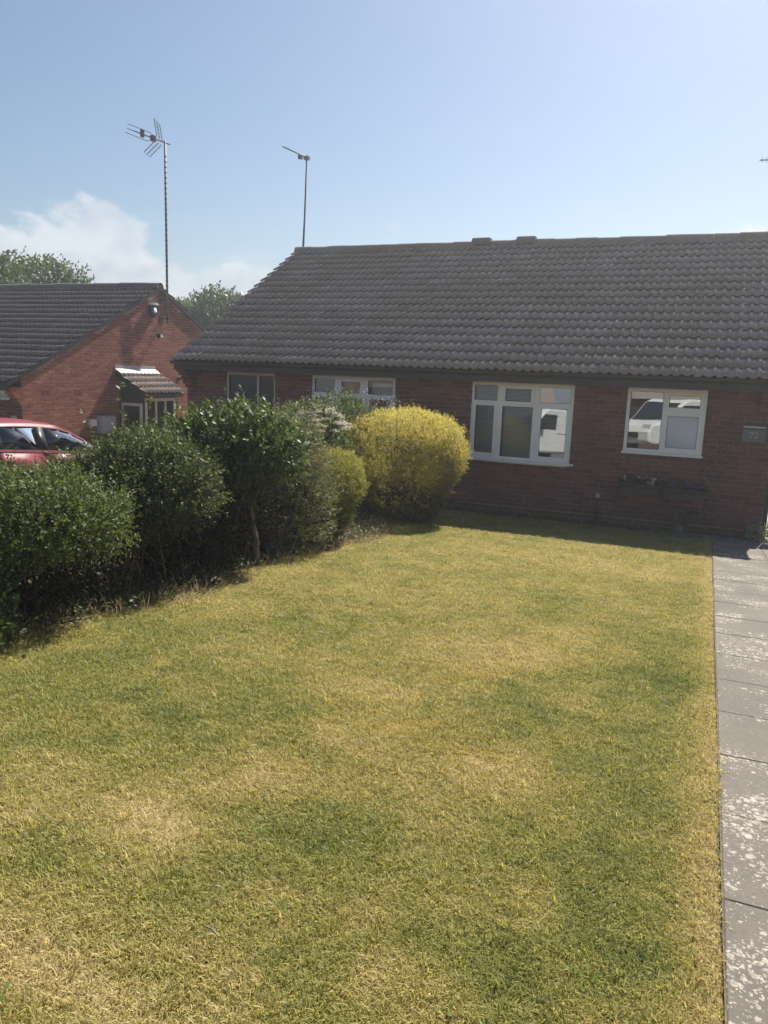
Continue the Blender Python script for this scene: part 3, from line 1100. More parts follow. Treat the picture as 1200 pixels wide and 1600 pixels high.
def make_window(parent, facets, z0, z1, cells, fm, sill=0.05, depth=0.07, frame_w=0.05, sill_poly=None, y_in=0.0):
    """facets: list of ((xa,ya),(xb,yb)); cells: per facet a list of (a0,a1,b0,b1,kind,glass) in fractions.
    The window part holds the frame; sashes, panes and sill are its sub-parts."""
    fr = MB()
    H = z1 - z0
    todo = []
    for (pa, pb), cl in zip(facets, cells):
        P = Vector((pa[0], pa[1], z0))
        u = Vector((pb[0] - pa[0], pb[1] - pa[1], 0))
        W = u.length
        u.normalize()
        n = Vector((u.y, -u.x, 0))
        if n.y > 0:
            n = -n
        fw_ = frame_w
        # outer frame
        fr.obox(P, u, n, 0, W, -depth, 0, 0, fw_)
        fr.obox(P, u, n, 0, W, -depth, 0, H - fw_, H)
        fr.obox(P, u, n, 0, fw_, -depth, -0.001, fw_, H - fw_)
        fr.obox(P, u, n, W - fw_, W, -depth, -0.001, fw_, H - fw_)
        # internal bars
        vs = sorted({c[0] for c in cl if c[0] > 0.001})
        for v_ in vs:
            zlo = min(c[2] for c in cl if abs(c[0] - v_) < 1e-6)
            zhi = max(c[3] for c in cl if abs(c[0] - v_) < 1e-6)
            fr.obox(P, u, n, v_ * W - 0.022, v_ * W + 0.022, -depth, -0.002, fw_, H - fw_)
        for (a0, a1, b0, b1, kd, gm) in cl:
            if b0 > 0.001:
                ga, gb_ = (fw_ if a0 < 0.001 else a0 * W + 0.022), (W - fw_ if a1 > 0.999 else a1 * W - 0.022)
                fr.obox(P, u, n, ga, gb_, -depth, -0.003, b0 * H - 0.022, b0 * H + 0.022)
        todo.append((P, u, n, W, cl))
    win = fr.build('window', fm, parent)
    for P, u, n, W, cl in todo:
        for (a0, a1, b0, b1, kd, gm) in cl:
            x0 = frame_w if a0 < 0.001 else a0 * W + 0.022
            x1 = W - frame_w if a1 > 0.999 else a1 * W - 0.022
            y0 = frame_w if b0 < 0.001 else b0 * H + 0.022
            y1 = H - frame_w if b1 > 0.999 else b1 * H - 0.022
            if kd == 'sash':
                s = MB()
                t = 0.042
                o_ = 0.010
                s.obox(P, u, n, x0 - o_, x1 + o_, -0.05, 0.014, y0 - o_, y0 + t)
                s.obox(P, u, n, x0 - o_, x1 + o_, -0.05, 0.014, y1 - t, y1 + o_)
                s.obox(P, u, n, x0 - o_, x0 + t, -0.05, 0.013, y0 + t, y1 - t)
                s.obox(P, u, n, x1 - t, x1 + o_, -0.05, 0.013, y0 + t, y1 - t)
                # gasket
                s.cur = 1
                gk = 0.006
                s.obox(P, u, n, x0 + t, x1 - t, -0.03, 0.004, y0 + t, y0 + t + gk)
                s.obox(P, u, n, x0 + t, x1 - t, -0.03, 0.004, y1 - t - gk, y1 - t)
                s.obox(P, u, n, x0 + t, x0 + t + gk, -0.03, 0.0035, y0 + t + gk, y1 - t - gk)
                s.obox(P, u, n, x1 - t - gk, x1 - t, -0.03, 0.0035, y0 + t + gk, y1 - t - gk)
                s.build('sash', [fm, M['trim']], win)
                pane_obj(P, u, n, x0 + t, x1 - t, y0 + t, y1 - t, -0.014, gm, win)
            else:
                s = MB()
                gk = 0.006
                s.obox(P, u, n, x0, x1, -0.04, -0.008, y0, y0 + gk)
                s.obox(P, u, n, x0, x1, -0.04, -0.008, y1 - gk, y1)
                s.obox(P, u, n, x0, x0 + gk, -0.04, -0.0085, y0 + gk, y1 - gk)
                s.obox(P, u, n, x1 - gk, x1, -0.04, -0.0085, y0 + gk, y1 - gk)
                s.build('gasket', M['trim'], win)
                pane_obj(P, u, n, x0, x1, y0, y1, -0.026, gm, win)
    if sill:
        mb = MB()
        poly = sill_poly
        mb.prism(poly, z0 - sill, z0 - 0.002, 'Z')
        mb.build('sill', fm, win)
    return win


# ------------------------------------------------------------------ main pair of bungalows
PITCH_R = R(29.6)
house = thing('bungalow', 'long low red brick bungalow pair with grey wavy tiled roof behind the lawn', 'house', (0, 0, 0))
XL, XR = -9.73, 0.85
Z_SOF = 2.27
ZT, ZB4, ZB3 = 2.232, 1.235, 0.955
W4 = (-1.262, -0.092)
W3 = (-3.815, -2.09)
W2 = (-6.905, -5.23)
W1 = (-8.82, -7.70)
holes = [(W1[0], W1[1], ZB4, ZT), (W2[0], W2[1], ZB3, ZT), (W3[0], W3[1], ZB3, ZT), (W4[0], W4[1], ZB4, ZT)]
wall_core(house, 'X', XL + 0.01, XR - 0.01, -0.8, Z_SOF + 0.12, 0.0045, 0.26, holes, M['mortar'])


def score_main(p):
    pr = project(p)
    if not pr or pr[0] > 1205 or pr[0] < -5:
        return 0.0
    hid = 0.4 if p[0] < -3.9 and p[2] < 1.7 else 1.0
    return hid / pr[2]


brickwork(house, 'X', XL, XR, -0.75, lambda h: 2.29, 0.0, 1, holes, M['brick'], (0, 0, 0), 300, score_main)
# gable walls and back wall
gm_ = MB()
apexY = 4.4
def roofz(y):
    return 2.44 + (min(y, 2 * apexY - y) + 0.42) * math.tan(PITCH_R)
gp = [(0.01, -0.8), (8.79, -0.8), (8.79, 2.38), (apexY, roofz(apexY) - 0.18), (0.01, 2.38)]
gm_.prism(gp, XR - 0.26, XR - 0.0045, 'X')
gm_.build('gable_wall', M['mortar_side'], house)
gm_ = MB()
gm_.prism(gp, XL + 0.009, XL + 0.26, 'X')
gm_.build('gable_wall', M['mortar_side'], house)
brickwork(house, 'Y', 0.0, 8.8, -0.75, lambda h: roofz(h) - 0.14, XR, -1, [], M['brick_side'], (0, 0, 0), 0, lambda p: 0)
MB().box(XL + 0.27, XR - 0.27, 8.55, 8.79, -0.8, 2.38).build('back_wall', M['brick'], house)
# rooms behind the windows
rm = MB()
rm.box(XL + 0.27, XR - 0.27, 3.2, 3.3, -0.2, 2.3)
rm.box(XL + 0.27, XR - 0.27, 0.27, 3.2, 2.30, 2.36)
rm.box(XL + 0.27, XR - 0.27, 0.27, 3.2, -0.2, 0.02)
for x in (-7.2, -4.45, -1.75):
    rm.box(x - 0.06, x + 0.06, 0.27, 3.2, 0.02, 2.30)
rm.build('room', M['plaster'], house)
# damp course line, fascia, soffit, gutter
mb = MB()
mb.box(-3.9, XR - 0.02, -0.006, 0.006, 0.139, 0.153)
mb.build('damp_course', M['dpc'], house)
MB().box(XL - 0.02, XR + 0.02, -0.365, -0.002, Z_SOF - 0.012, Z_SOF).build('soffit', M['fascia'], house)
MB().box(XL - 0.02, XR + 0.02, -0.39, -0.366, Z_SOF - 0.03, Z_SOF + 0.16).build('fascia', M['fascia'], house)
gt = MB()
v, f = [], []
K = 9
for (x) in (XL - 0.03, XR + 0.03):
    for t in range(K):
        a = math.pi + math.pi * t / (K - 1)
        v.append((x, -0.447 + 0.055 * math.cos(a), 2.405 + 0.058 * math.sin(a)))
    for t in range(K):
        a = math.pi + math.pi * (K - 1 - t) / (K - 1)
        v.append((x, -0.447 + 0.051 * math.cos(a), 2.405 + 0.053 * math.sin(a)))
n2 = 2 * K
for i in range(n2):
    j = (i + 1) % n2
    f.append((i, j, n2 + j, n2 + i))
f += [tuple(range(n2 - 1, -1, -1)), tuple(range(n2, 2 * n2))]
gt.add(v, f)
gutter = gt.build('gutter', M['gutter'], house, False)
brk = MB().box(-0.012, 0.012, -0.506, -0.388, 2.338, 2.36).mesh('gutter_bracket', M['gutter'])
for i in range(13):
    o = link('gutter_bracket', brk, gutter)
    o.location = (XL + 0.3 + i * 0.86, 0, 0)
# corbels under the ends of the eaves
for xa, xb in ((XL, XL + 0.22), (XR - 0.22, XR)):
    cb = MB()
    for k in range(5):
        cb.box(xa, xb - 0.01, -0.07 * (k + 1), -0.001, 1.90 + k * 0.075, 1.90 + k * 0.075 + 0.066)
    cb.cur = 1
    for k in range(5):
        cb.box(xa + 0.006, xb - 0.016, -0.07 * (k + 1) + 0.006, -0.001, 1.966 + k * 0.075, 1.966 + k * 0.075 + 0.009)
    cb.build('corbel', [M['brick'], M['mortar']], house)
# roof
TP = math.tan(PITCH_R)
s_ = Vector((0, math.cos(PITCH_R), math.sin(PITCH_R)))
n_ = Vector((0, -math.sin(PITCH_R), math.cos(PITCH_R)))
XE0, XE1 = XL - 0.045, XR + 0.045
slopeL = (apexY + 0.46) / math.cos(PITCH_R)
wt = (XE1 - XE0) / 36
tile_slope(house, Vector((XE0, -0.46, 2.405)), Vector((1, 0, 0)), s_, n_, XE1 - XE0, slopeL, wt, 0.315, M['tile'], 300)
rf = MB()
zr0 = 2.405
for sg in (1,):
    a, b = Vector((0, -0.40, zr0 + 0.06 * TP - 0.012)), Vector((0, apexY, zr0 + (apexY + 0.46) * TP - 0.012))
    c = Vector((0, 2 * apexY + 0.46, zr0))
    poly = [(a.y, a.z), (b.y, b.z), (c.y, c.z), (c.y, c.z - 0.09), (b.y, b.z - 0.10), (a.y, a.z - 0.06)]
    rf.prism(poly, XE0 + 0.015, XE1 - 0.015, 'X')
rf.build('roof_deck', M['fascia'], house)
s2 = Vector((0, -math.cos(PITCH_R), math.sin(PITCH_R)))
n2_ = Vector((0, math.sin(PITCH_R), math.cos(PITCH_R)))
tile_slope(house, Vector((XE1, 2 * apexY + 0.46, 2.405)), Vector((-1, 0, 0)), s2, n2_, XE1 - XE0, slopeL, wt, 0.315, M['tile'], 0)
RZ = 2.405 + (apexY + 0.46) * TP
ridge_tiles(house, XE0, XE1, apexY, RZ - 0.015, M['tile'])
for x in (-5.08, -4.08):
    v = MB()
    v.prism([(-0.16, -0.03), (-0.14, 0.10), (-0.09, 0.145), (0.09, 0.145), (0.14, 0.10), (0.16, -0.03)], -0.21, 0.21, 'X')
    me = v.mesh('ridge_vent', M['tile2'])
    o = link('ridge_vent', me, house)
    o.location = (x, apexY, RZ + 0.02)
    b = o.modifiers.new('bevel', 'BEVEL')
    b.width = 0.05
    b.segments = 3
# verge undercloak
for x0, x1 in ((XE0 + 0.005, XE0 + 0.04), (XE1 - 0.04, XE1 - 0.005)):
    vg = MB()
    vg.prism([(-0.42, 2.40), (apexY, 2.40 + (apexY + 0.42) * TP), (2 * apexY + 0.42, 2.40), (2 * apexY + 0.42, 2.36), (apexY, 2.36 + (apexY + 0.42) * TP), (-0.42, 2.36)], x0, x1, 'X')
    vg.build('verge', M['mortar'], house)

# windows of the main pair
GL = M['glass']
yf = 0.012
make_window(house, [((W4[0], yf), (W4[1], yf))], ZB4, ZT,
            [[(0, .48, 0, 1, 'fixed', GL), (.48, 1, 0, .655, 'sash', M['obscure']), (.48, 1, .655, 1, 'sash', GL)]],
            M['upvc'], 0.035, sill_poly=[(W4[0] - 0.02, yf - 0.03), (W4[1] + 0.02, yf - 0.03), (W4[1] + 0.02, yf + 0.03), (W4[0] - 0.02, yf + 0.03)])


def bow(Wn, bulge, mirror, split, glasses):
    xs = [Wn[0], Wn[0] + (Wn[1] - Wn[0]) * split[0], Wn[0] + (Wn[1] - Wn[0]) * split[1], Wn[1]]
    pts = [(xs[0], yf), (xs[1], yf - bulge), (xs[2], yf - bulge), (xs[3], yf)]
    fac = list(zip(pts[:-1], pts[1:]))
    kinds = [('sash', 'fixed'), ('fixed', 'sash'), ('sash', 'fixed')]
    cells = []
    for (lo, hi), (g0, g1), t in zip(kinds, glasses, (0.745, 0.715, 0.745)):
        cells.append([(0, 1, 0, t, lo, g0), (0, 1, t, 1, hi, g1)])
    sp = [(xs[0] - 0.06, yf + 0.03), (xs[0] - 0.06, yf - 0.03), (xs[1], yf - bulge - 0.055), (xs[2], yf - bulge - 0.055), (xs[3] + 0.07, yf - 0.03), (xs[3] + 0.07, yf + 0.03)]
    w = make_window(house, fac, ZB3, ZT, cells, M['upvc'], 0.035, sill_poly=sp)
    MB().prism([(p[0], p[1]) for p in pts] + [(xs[3], yf + 0.2), (xs[0], yf + 0.2)], ZT + 0.001, ZT + 0.03, 'Z').build('window_head', M['upvc'], w)
    # brick apron under the bow follows the wall; boarded underside
    MB().prism([(p[0], p[1]) for p in pts] + [(xs[3], yf + 0.2), (xs[0], yf + 0.2)], ZB3 - 0.06, ZB3 - 0.036, 'Z').build('apron', M['upvc'], w)
    return w


GS, GD = M['glass_soft'], M['glass_dark']
LEAN = 0.050
bow(W3, 0.09, False, (0.30, 0.655), [(GS, GS), (GS, GS), (GL, GL)])
LEAN = 0.033
bow(W2, 0.09, True, (0.335, 0.67), [(GS, GS)] * 3)
make_window(house, [((W1[0], yf + 0.03), (W1[1], yf + 0.03))], ZB4, ZT,
            [[(0, .64, 0, 1, 'fixed', GD), (.64, 1, 0, 1, 'fixed', GD)]], M['oldframe'], 0.035,
            sill_poly=[(W1[0] - 0.02, yf - 0.03), (W1[1] + 0.02, yf - 0.03), (W1[1] + 0.02, yf + 0.06), (W1[0] - 0.02, yf + 0.06)])


# blinds and curtains hang inside the panes
def venetian(x0, x1, z0, z1, y, label, m_):
    t = thing('venetian_blind', label, 'blind', ((x0 + x1) / 2, y, z0))
    mb = MB()
    n = int((z1 - z0) / 0.022)
    w = (x1 - x0) / 2
    for i in range(n):
        z = i * 0.022
        mb.add([(-w, -0.010, z), (w, -0.010, z), (w, 0.010, z + 0.010), (-w, 0.010, z + 0.010)], [(0, 1, 2, 3)])
    o = mb.build('slats', m_, t)
    o['kind'] = 'stuff'
    MB().box(-w, w, -0.02, 0.02, z1 - z0, z1 - z0 + 0.03).build('head_rail', M['whiteblind'], t)
    return t


venetian(-3.76, -3.33, 1.0, 2.18, 0.13, 'grey venetian blind in the left light of the bow window beside the golden conifer', M['greyblind'])
venetian(-3.25, -2.72, 1.0, 2.18, 0.11, 'grey venetian blind in the middle light of the bow window beside the golden conifer', M['greyblind'])
venetian(-2.64, -2.14, 1.0, 1.72, 0.13, 'lowered grey venetian blind in the right light of the bow window beside the golden conifer', M['greyblind'])


def drape(name, label, x0, x1, z0, z1, y, m_, amp=0.02, waves=9):
    n = waves * 6
    V, F = [], []
    for i in range(n + 1):
        x = x0 + (x1 - x0) * i / n
        yy = y + amp * math.sin(i / 6 * 2 * math.pi)
        V += [(x, yy, z0), (x, yy, z1), (x, yy + 0.004, z0), (x, yy + 0.004, z1)]
    for i in range(n):
        a, b = i * 4, i * 4 + 4
        F += [(a, b, b + 1, a + 1), (b + 2, a + 2, a + 3, b + 3), (a + 1, b + 1, b + 3, a + 3), (b, a, a + 2, b + 2)]
    o = MB().add(V, F).build(name, m_)
    props(o, label, 'curtain' if 'curtain' in name else 'blind')
    return o


drape('curtain', 'brown curtain behind the upper middle pane of the bow window above the hedge', -6.30, -5.83, 1.9, 2.2, 0.10, M['brownblind'], 0.012, 7)
drape('roller_blind', 'white roller blind half lowered in the right light of the bow window above the hedge', -5.73, -5.28, 1.86, 2.13, 0.10, M['whiteblind'], 0.001, 2)
drape('net_curtain', 'pale net curtain low in the right light of the bow window above the hedge', -5.73, -5.28, 1.0, 1.72, 0.12, M['net'], 0.012, 7)
# bottles standing on the bathroom sill inside the obscured pane are hidden by it; left out

# ------------------------------------------------------------------ fixtures on and by the main wall
t = thing('number_box', 'grey illuminated house number box 72 on the brick wall beside the gate', 'house number', (0.60, 0, 1.62))
MB().cbox(-0.165, 0.165, -0.075, -0.002, -0.115, 0.075, 0.006).build('box', M['plaque'], t)
MB().box(-0.15, 0.15, -0.10, -0.01, 0.09, 0.115).build('solar_panel', M['lead'], t)
fc = bpy.data.curves.new('digits', 'FONT')
fc.body = '72'
fc.size = 0.13
fc.extrude = 0.003
fc.align_x = 'CENTER'
fc.align_y = 'CENTER'
fo = bpy.data.objects.new('digits', fc)
COL.objects.link(fo)
fo.parent = t
fo.rotation_euler = (R(90), 0, 0)
fo.location = (0.0, -0.079, -0.02)
fc.materials.append(M['digits'])
bpy.context.view_layer.update()
dm = bpy.data.meshes.new_from_object(fo.evaluated_get(bpy.context.evaluated_depsgraph_get()))
bpy.data.objects.remove(fo)
fo = link('digits', dm, t)
fo.rotation_euler = (R(90), 0, 0)
fo.location = (0.0, -0.079, -0.02)
MB().box(-0.11, 0.11, -0.0775, -0.0755, -0.095, 0.055).build('number_plate', M['plaque'], t)

# wall lattice
t = thing('trellis', 'weathered diamond lattice trellis fixed to the brick wall right of the small window', 'trellis', (0.13, 0, 0.30))
wl, hl = 0.36, 1.30
for k in range(-2, 7):
    for dirn in (1, -1):
        # slats at 45 degrees clipped to the panel
        pts = []
        z_at0 = k * 0.22
        x0c, x1c = -wl / 2, wl / 2
        za = z_at0
        zb_ = z_at0 + wl * 1.15
        ta, tb = 0.0, 1.0
        if za < 0:
            ta = -za / (zb_ - za)
        if zb_ > hl:
            tb = (hl - za) / (zb_ - za)
        if tb - ta < 0.15:
            continue
        A = Vector((x0c + (x1c - x0c) * ta, 0, za + (zb_ - za) * ta))
        Bp = Vector((x0c + (x1c - x0c) * tb, 0, za + (zb_ - za) * tb))
        if dirn < 0:
            A.x, Bp.x = -A.x, -Bp.x
        mb = MB()
        mb.tube([(A.x, -0.022 - 0.012 * (dirn > 0), A.z), (Bp.x, -0.022 - 0.012 * (dirn > 0), Bp.z)], 0.009, 4)
        mb.build('slat', M['woodlat'], t)


# ------------------------------------------------------------------ foliage machinery
def leaf_quads(P, D, N, L, W, fold=0.25):
    """diamond leaves: base P, direction D, normal N, length L, width W"""
    S = np.cross(D, N)
    S /= np.linalg.norm(S, axis=1, keepdims=True) + 1e-9
    mid = P + D * (L * 0.45)[:, None] - N * (L * fold * 0.25)[:, None]
    a = P
    b = mid + S * (W * 0.5)[:, None] + N * (W * fold)[:, None]
    c = P + D * L[:, None]
    d = mid - S * (W * 0.5)[:, None] + N * (W * fold)[:, None]
    V = np.stack([a, b, c, d], 1).reshape(-1, 3)
    F = np.arange(len(V)).reshape(-1, 4)
    return V, F


def unit(v):
    return v / (np.linalg.norm(v, axis=1, keepdims=True) + 1e-9)


def crown_points(blobs, n, rng, shell=0.16, rough=0.18, freq=3.0, floor=None, top_bias=0.0):
    """points near the surface of a union of lumpy ellipsoids; returns positions and outward directions"""
    out_p, out_d, out_q = [], [], []
    w = np.array([b[3] if len(b) > 3 else (b[1][0] * b[1][1] + b[1][1] * b[1][2] + b[1][0] * b[1][2]) for b in blobs], float)
    w /= w.sum()
    need = n
    guard = 0
    while need > 0 and guard < 30:
        guard += 1
        m_ = int(need * 1.8) + 100
        which = rng.choice(len(blobs), m_, p=w)
        d = unit(rng.normal(size=(m_, 3)))
        c = np.array([b[0] for b in blobs])[which]
        r = np.array([b[1] for b in blobs])[which]
        ph = which * 1.7
        lump = (np.sin(d[:, 0] * freq * 2.1 + ph) * np.sin(d[:, 1] * freq * 1.7 + 2 * ph) + np.sin(d[:, 2] * freq * 2.6 + ph + d[:, 0] * 3)
                + 0.6 * np.sin(d[:, 0] * freq * 5 + d[:, 2] * freq * 4 + ph)) / 2.6
        q = 1.0 - np.abs(rng.normal(0, shell, m_)) + 0.04 * rng.normal(size=m_)
        rad = q * (1 + rough * lump)
        p = c + d * r * rad[:, None]
        ok = np.ones(m_, bool)
        for i, b in enumerate(blobs):
            e = np.linalg.norm((p - np.array(b[0])) / np.array(b[1]), axis=1)
            ok &= ~((e < 0.62) & (which != i))
        if floor is not None:
            ok &= p[:, 2] > floor
        p, d, r, q = p[ok], d[ok], r[ok], q[ok]
        nrm = unit(d / r)
        out_p.append(p[:need])
        out_d.append(nrm[:need])
        out_q.append(q[:need])
        need -= len(p[:need])
    return np.concatenate(out_p), np.concatenate(out_d), np.concatenate(out_q)


def foliage(blobs, sprigs, per, leaf, width, rng, spriglen=0.10, up_=0.35, shell=0.16, rough=0.18, freq=3.0, floor=None, droop=0.0,
            flat=0.5, sprig_out=1.0, tone=None, wl_var=0.35, fold=0.25):
    P, D, Q = crown_points(blobs, sprigs, rng, shell, rough, freq, floor)
    n = len(P)
    ax = unit(D * sprig_out + rng.normal(0, 0.55, (n, 3)) + np.array([0, 0, up_]))
    t = (np.arange(per) + 0.5) / per
    SP = (P[:, None, :] + ax[:, None, :] * (t[None, :, None] * spriglen * rng.uniform(0.6, 1.4, (n, 1, 1)))).reshape(-1, 3)
    AX = np.repeat(ax, per, 0)
    m_ = len(SP)
    side = unit(np.cross(AX, rng.normal(size=(m_, 3))))
    ld = unit(AX * 0.7 + side * 0.9 + np.array([0, 0, -droop]))
    nn = unit(rng.normal(0, 1 - flat, (m_, 3)) + np.array([0, 0, 1.0]) * flat + np.repeat(D, per, 0) * 0.6)
    L = leaf * rng.uniform(1 - wl_var, 1 + wl_var, m_)
    W = width * rng.uniform(1 - wl_var, 1 + wl_var, m_)
    V, F = leaf_quads(SP, ld, nn, L, W, fold)
    T = np.clip(np.repeat(rng.normal(0.42, 0.17, n), per) + rng.normal(0, 0.16, m_), 0, 1)
    if tone is not None:
        T = np.clip(tone(SP, T), 0, 1)
    return V, F, T


def leaves_obj(name, parts, m_, parent, label=None):
    Vs, Fs, Ts, o_ = [], [], [], 0
    for V, F, T in parts:
        Vs.append(V)
        Fs.append(F + o_)
        Ts.append(T)
        o_ += len(V)
    me = np_mesh(name, np.concatenate(Vs), np.concatenate(Fs), m_, {'tone': ('FACE', np.concatenate(Ts))})
    o = link(name, me, parent)
    o['kind'] = 'stuff'
    return o


def branches(rng, base, tips, r0_, r1_=0.004, wob=0.06, n=6, sides=6, sag=0.0):
    mb = MB()
    for tp in tips:
        b0 = np.array(base) + np.append(rng.normal(0, 0.03, 2), 0)
        pts = []
        for i in range(n + 1):
            k = i / n
            p = b0 * (1 - k) + np.array(tp) * k
            p = p + rng.normal(0, wob, 3) * math.sin(math.pi * k) * np.array([1, 1, .5])
            p[2] += sag * math.sin(math.pi * k)
            pts.append(tuple(p))
        mb.tube(pts, [r0_ + (r1_ - r0_) * i / n for i in range(n + 1)], sides)
    return mb


# ------------------------------------------------------------------ shrubs along the left of the lawn
def shrub(name, label, pos, blobs, m_, seed, sprigs, per, leaf, width, stems=9, stem_r=0.016, group='shrubs along the left border of the lawn', cat='shrub', stem_spread=0.5, shade_fill=None, shoots=0, **kw):
    rng = np.random.default_rng(seed)
    x, y = pos
    t = thing(name, label, cat, (x, y, zg(x, y)), group=group)
    lv = foliage(blobs, sprigs, per, leaf, width, rng, **kw)
    leaves_obj('foliage', [lv], m_, t)
    c = np.mean([b[0] for b in blobs], 0)
    tips = []
    for i in range(stems):
        b = blobs[rng.integers(len(blobs))]
        d = unit(rng.normal(size=(1, 3)))[0]
        d[2] = abs(d[2]) * 0.6 + 0.1
        tips.append(np.array(b[0]) + d * np.array(b[1]) * 0.75)
    mb = MB()
    for tp in tips:
        a = rng.uniform(0, 6.283)
        rr = stem_spread * 0.35 * math.sqrt(rng.uniform())
        base = (-abs(rr * math.cos(a)) * 0.8 + 0.12 * stem_spread * rng.uniform(), rr * math.sin(a), -0.05)
        s = branches(rng, base, [tp], stem_r * rng.uniform(0.6, 1.2), 0.004, 0.05, 7, 5)
        mb.add(s.v, s.f)
    mb.build('stems', M['bark'], t, True)
    if shade_fill:  # dark dead leaves added to stand in for shade under the crown
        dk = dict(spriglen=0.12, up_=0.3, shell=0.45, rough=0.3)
        leaves_obj('shade_filler', [foliage(shade_fill, 1500, 6, 0.05, 0.022, rng, **dk)], M['shadeleaf'], t)
    if shoots:
        # stray shoots standing proud of the clipped outline
        P, D, Q = crown_points(blobs, shoots, rng, 0.03, kw.get('rough', 0.18), kw.get('freq', 3.0))
        vs = []
        for p, d in zip(P, D):
            if d[2] < -0.1:
                continue
            ax = unit((d + rng.normal(0, 0.35, 3) + np.array([0, 0, 0.5]))[None])[0]
            ln = rng.uniform(0.06, 0.20) * (leaf / 0.035)
            k = 9
            q = p + ax * np.linspace(-0.2, 1, k)[:, None] * ln
            dd = unit(np.tile(ax, (k, 1)) * 0.5 + rng.normal(0, 0.7, (k, 3)))
            V, F = leaf_quads(q, dd, unit(rng.normal(0, 0.6, (k, 3)) + np.array([0, 0, 1.0])), leaf * rng.uniform(.6, 1.1, k), width * rng.uniform(.6, 1.1, k))
            vs.append((V, F, np.clip(rng.normal(0.62, 0.2, k), 0, 1)))
        leaves_obj('shoots', vs, m_, t)
    return t, rng


E = None
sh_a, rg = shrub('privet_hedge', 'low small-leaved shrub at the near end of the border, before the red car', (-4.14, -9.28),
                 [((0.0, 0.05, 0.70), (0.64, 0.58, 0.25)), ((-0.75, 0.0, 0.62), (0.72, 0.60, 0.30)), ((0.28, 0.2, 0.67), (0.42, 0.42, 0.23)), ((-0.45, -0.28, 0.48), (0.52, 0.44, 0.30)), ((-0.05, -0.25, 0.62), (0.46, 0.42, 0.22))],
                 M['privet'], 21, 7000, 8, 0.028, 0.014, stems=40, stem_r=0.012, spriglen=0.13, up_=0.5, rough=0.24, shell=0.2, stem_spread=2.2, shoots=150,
                 shade_fill=[((-0.05, 0.2, 0.30), (0.52, 0.45, 0.36)), ((-0.7, 0.1, 0.30), (0.7, 0.5, 0.4)), ((-0.15, 0.75, 0.32), (0.42, 0.5, 0.4))])
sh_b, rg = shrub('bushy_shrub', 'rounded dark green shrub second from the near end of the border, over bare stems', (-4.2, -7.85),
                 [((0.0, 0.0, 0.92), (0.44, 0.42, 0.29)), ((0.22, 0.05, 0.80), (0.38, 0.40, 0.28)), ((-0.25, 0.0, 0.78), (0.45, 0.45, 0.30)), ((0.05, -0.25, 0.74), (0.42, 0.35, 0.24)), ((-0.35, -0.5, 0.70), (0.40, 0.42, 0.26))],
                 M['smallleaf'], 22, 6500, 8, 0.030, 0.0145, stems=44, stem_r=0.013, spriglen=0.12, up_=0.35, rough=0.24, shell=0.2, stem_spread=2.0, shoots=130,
                 shade_fill=[((-0.02, 0.15, 0.36), (0.42, 0.45, 0.40)), ((-0.05, 0.7, 0.36), (0.42, 0.5, 0.42))])
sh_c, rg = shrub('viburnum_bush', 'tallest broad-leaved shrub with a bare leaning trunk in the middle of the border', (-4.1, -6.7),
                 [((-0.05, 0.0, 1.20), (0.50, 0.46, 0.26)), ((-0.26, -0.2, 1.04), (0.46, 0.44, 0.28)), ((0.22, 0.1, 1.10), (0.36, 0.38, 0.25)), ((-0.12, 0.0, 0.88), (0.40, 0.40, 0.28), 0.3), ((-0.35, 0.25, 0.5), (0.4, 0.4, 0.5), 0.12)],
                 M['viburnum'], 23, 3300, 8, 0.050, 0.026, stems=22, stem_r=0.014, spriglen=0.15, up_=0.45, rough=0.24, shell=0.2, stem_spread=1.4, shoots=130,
                 shade_fill=[((-0.2, 0.3, 0.5), (0.45, 0.45, 0.55)), ((-0.2, -0.4, 0.4), (0.40, 0.4, 0.45))])
# its trunk
tr_ = MB()
tr_.tube([(0.22, 0.02, -0.05), (0.24, 0.0, 0.25), (0.17, 0.02, 0.5), (0.10, 0.03, 0.75), (0.0, 0.0, 1.1), (-0.1, 0.0, 1.35)], [0.036, 0.030, 0.028, 0.026, 0.018, 0.006], 8)
tr_.tube([(0.15, 0.02, 0.55), (0.28, 0.0, 0.8), (0.42, 0.05, 1.05), (0.46, 0.06, 1.25)], [0.018, 0.015, 0.011, 0.005], 6)
tr_.tube([(0.11, 0.03, 0.72), (-0.12, 0.06, 0.95), (-0.4, 0.0, 1.2)], [0.016, 0.012, 0.005], 6)
tr_.tube([(0.10, 0.1, -0.03), (0.06, 0.08, 0.35), (0.04, 0.12, 0.7), (-0.1, 0.1, 1.1)], [0.022, 0.018, 0.014, 0.006], 6)
tr_.build('trunk', M['bark'], sh_c, True)
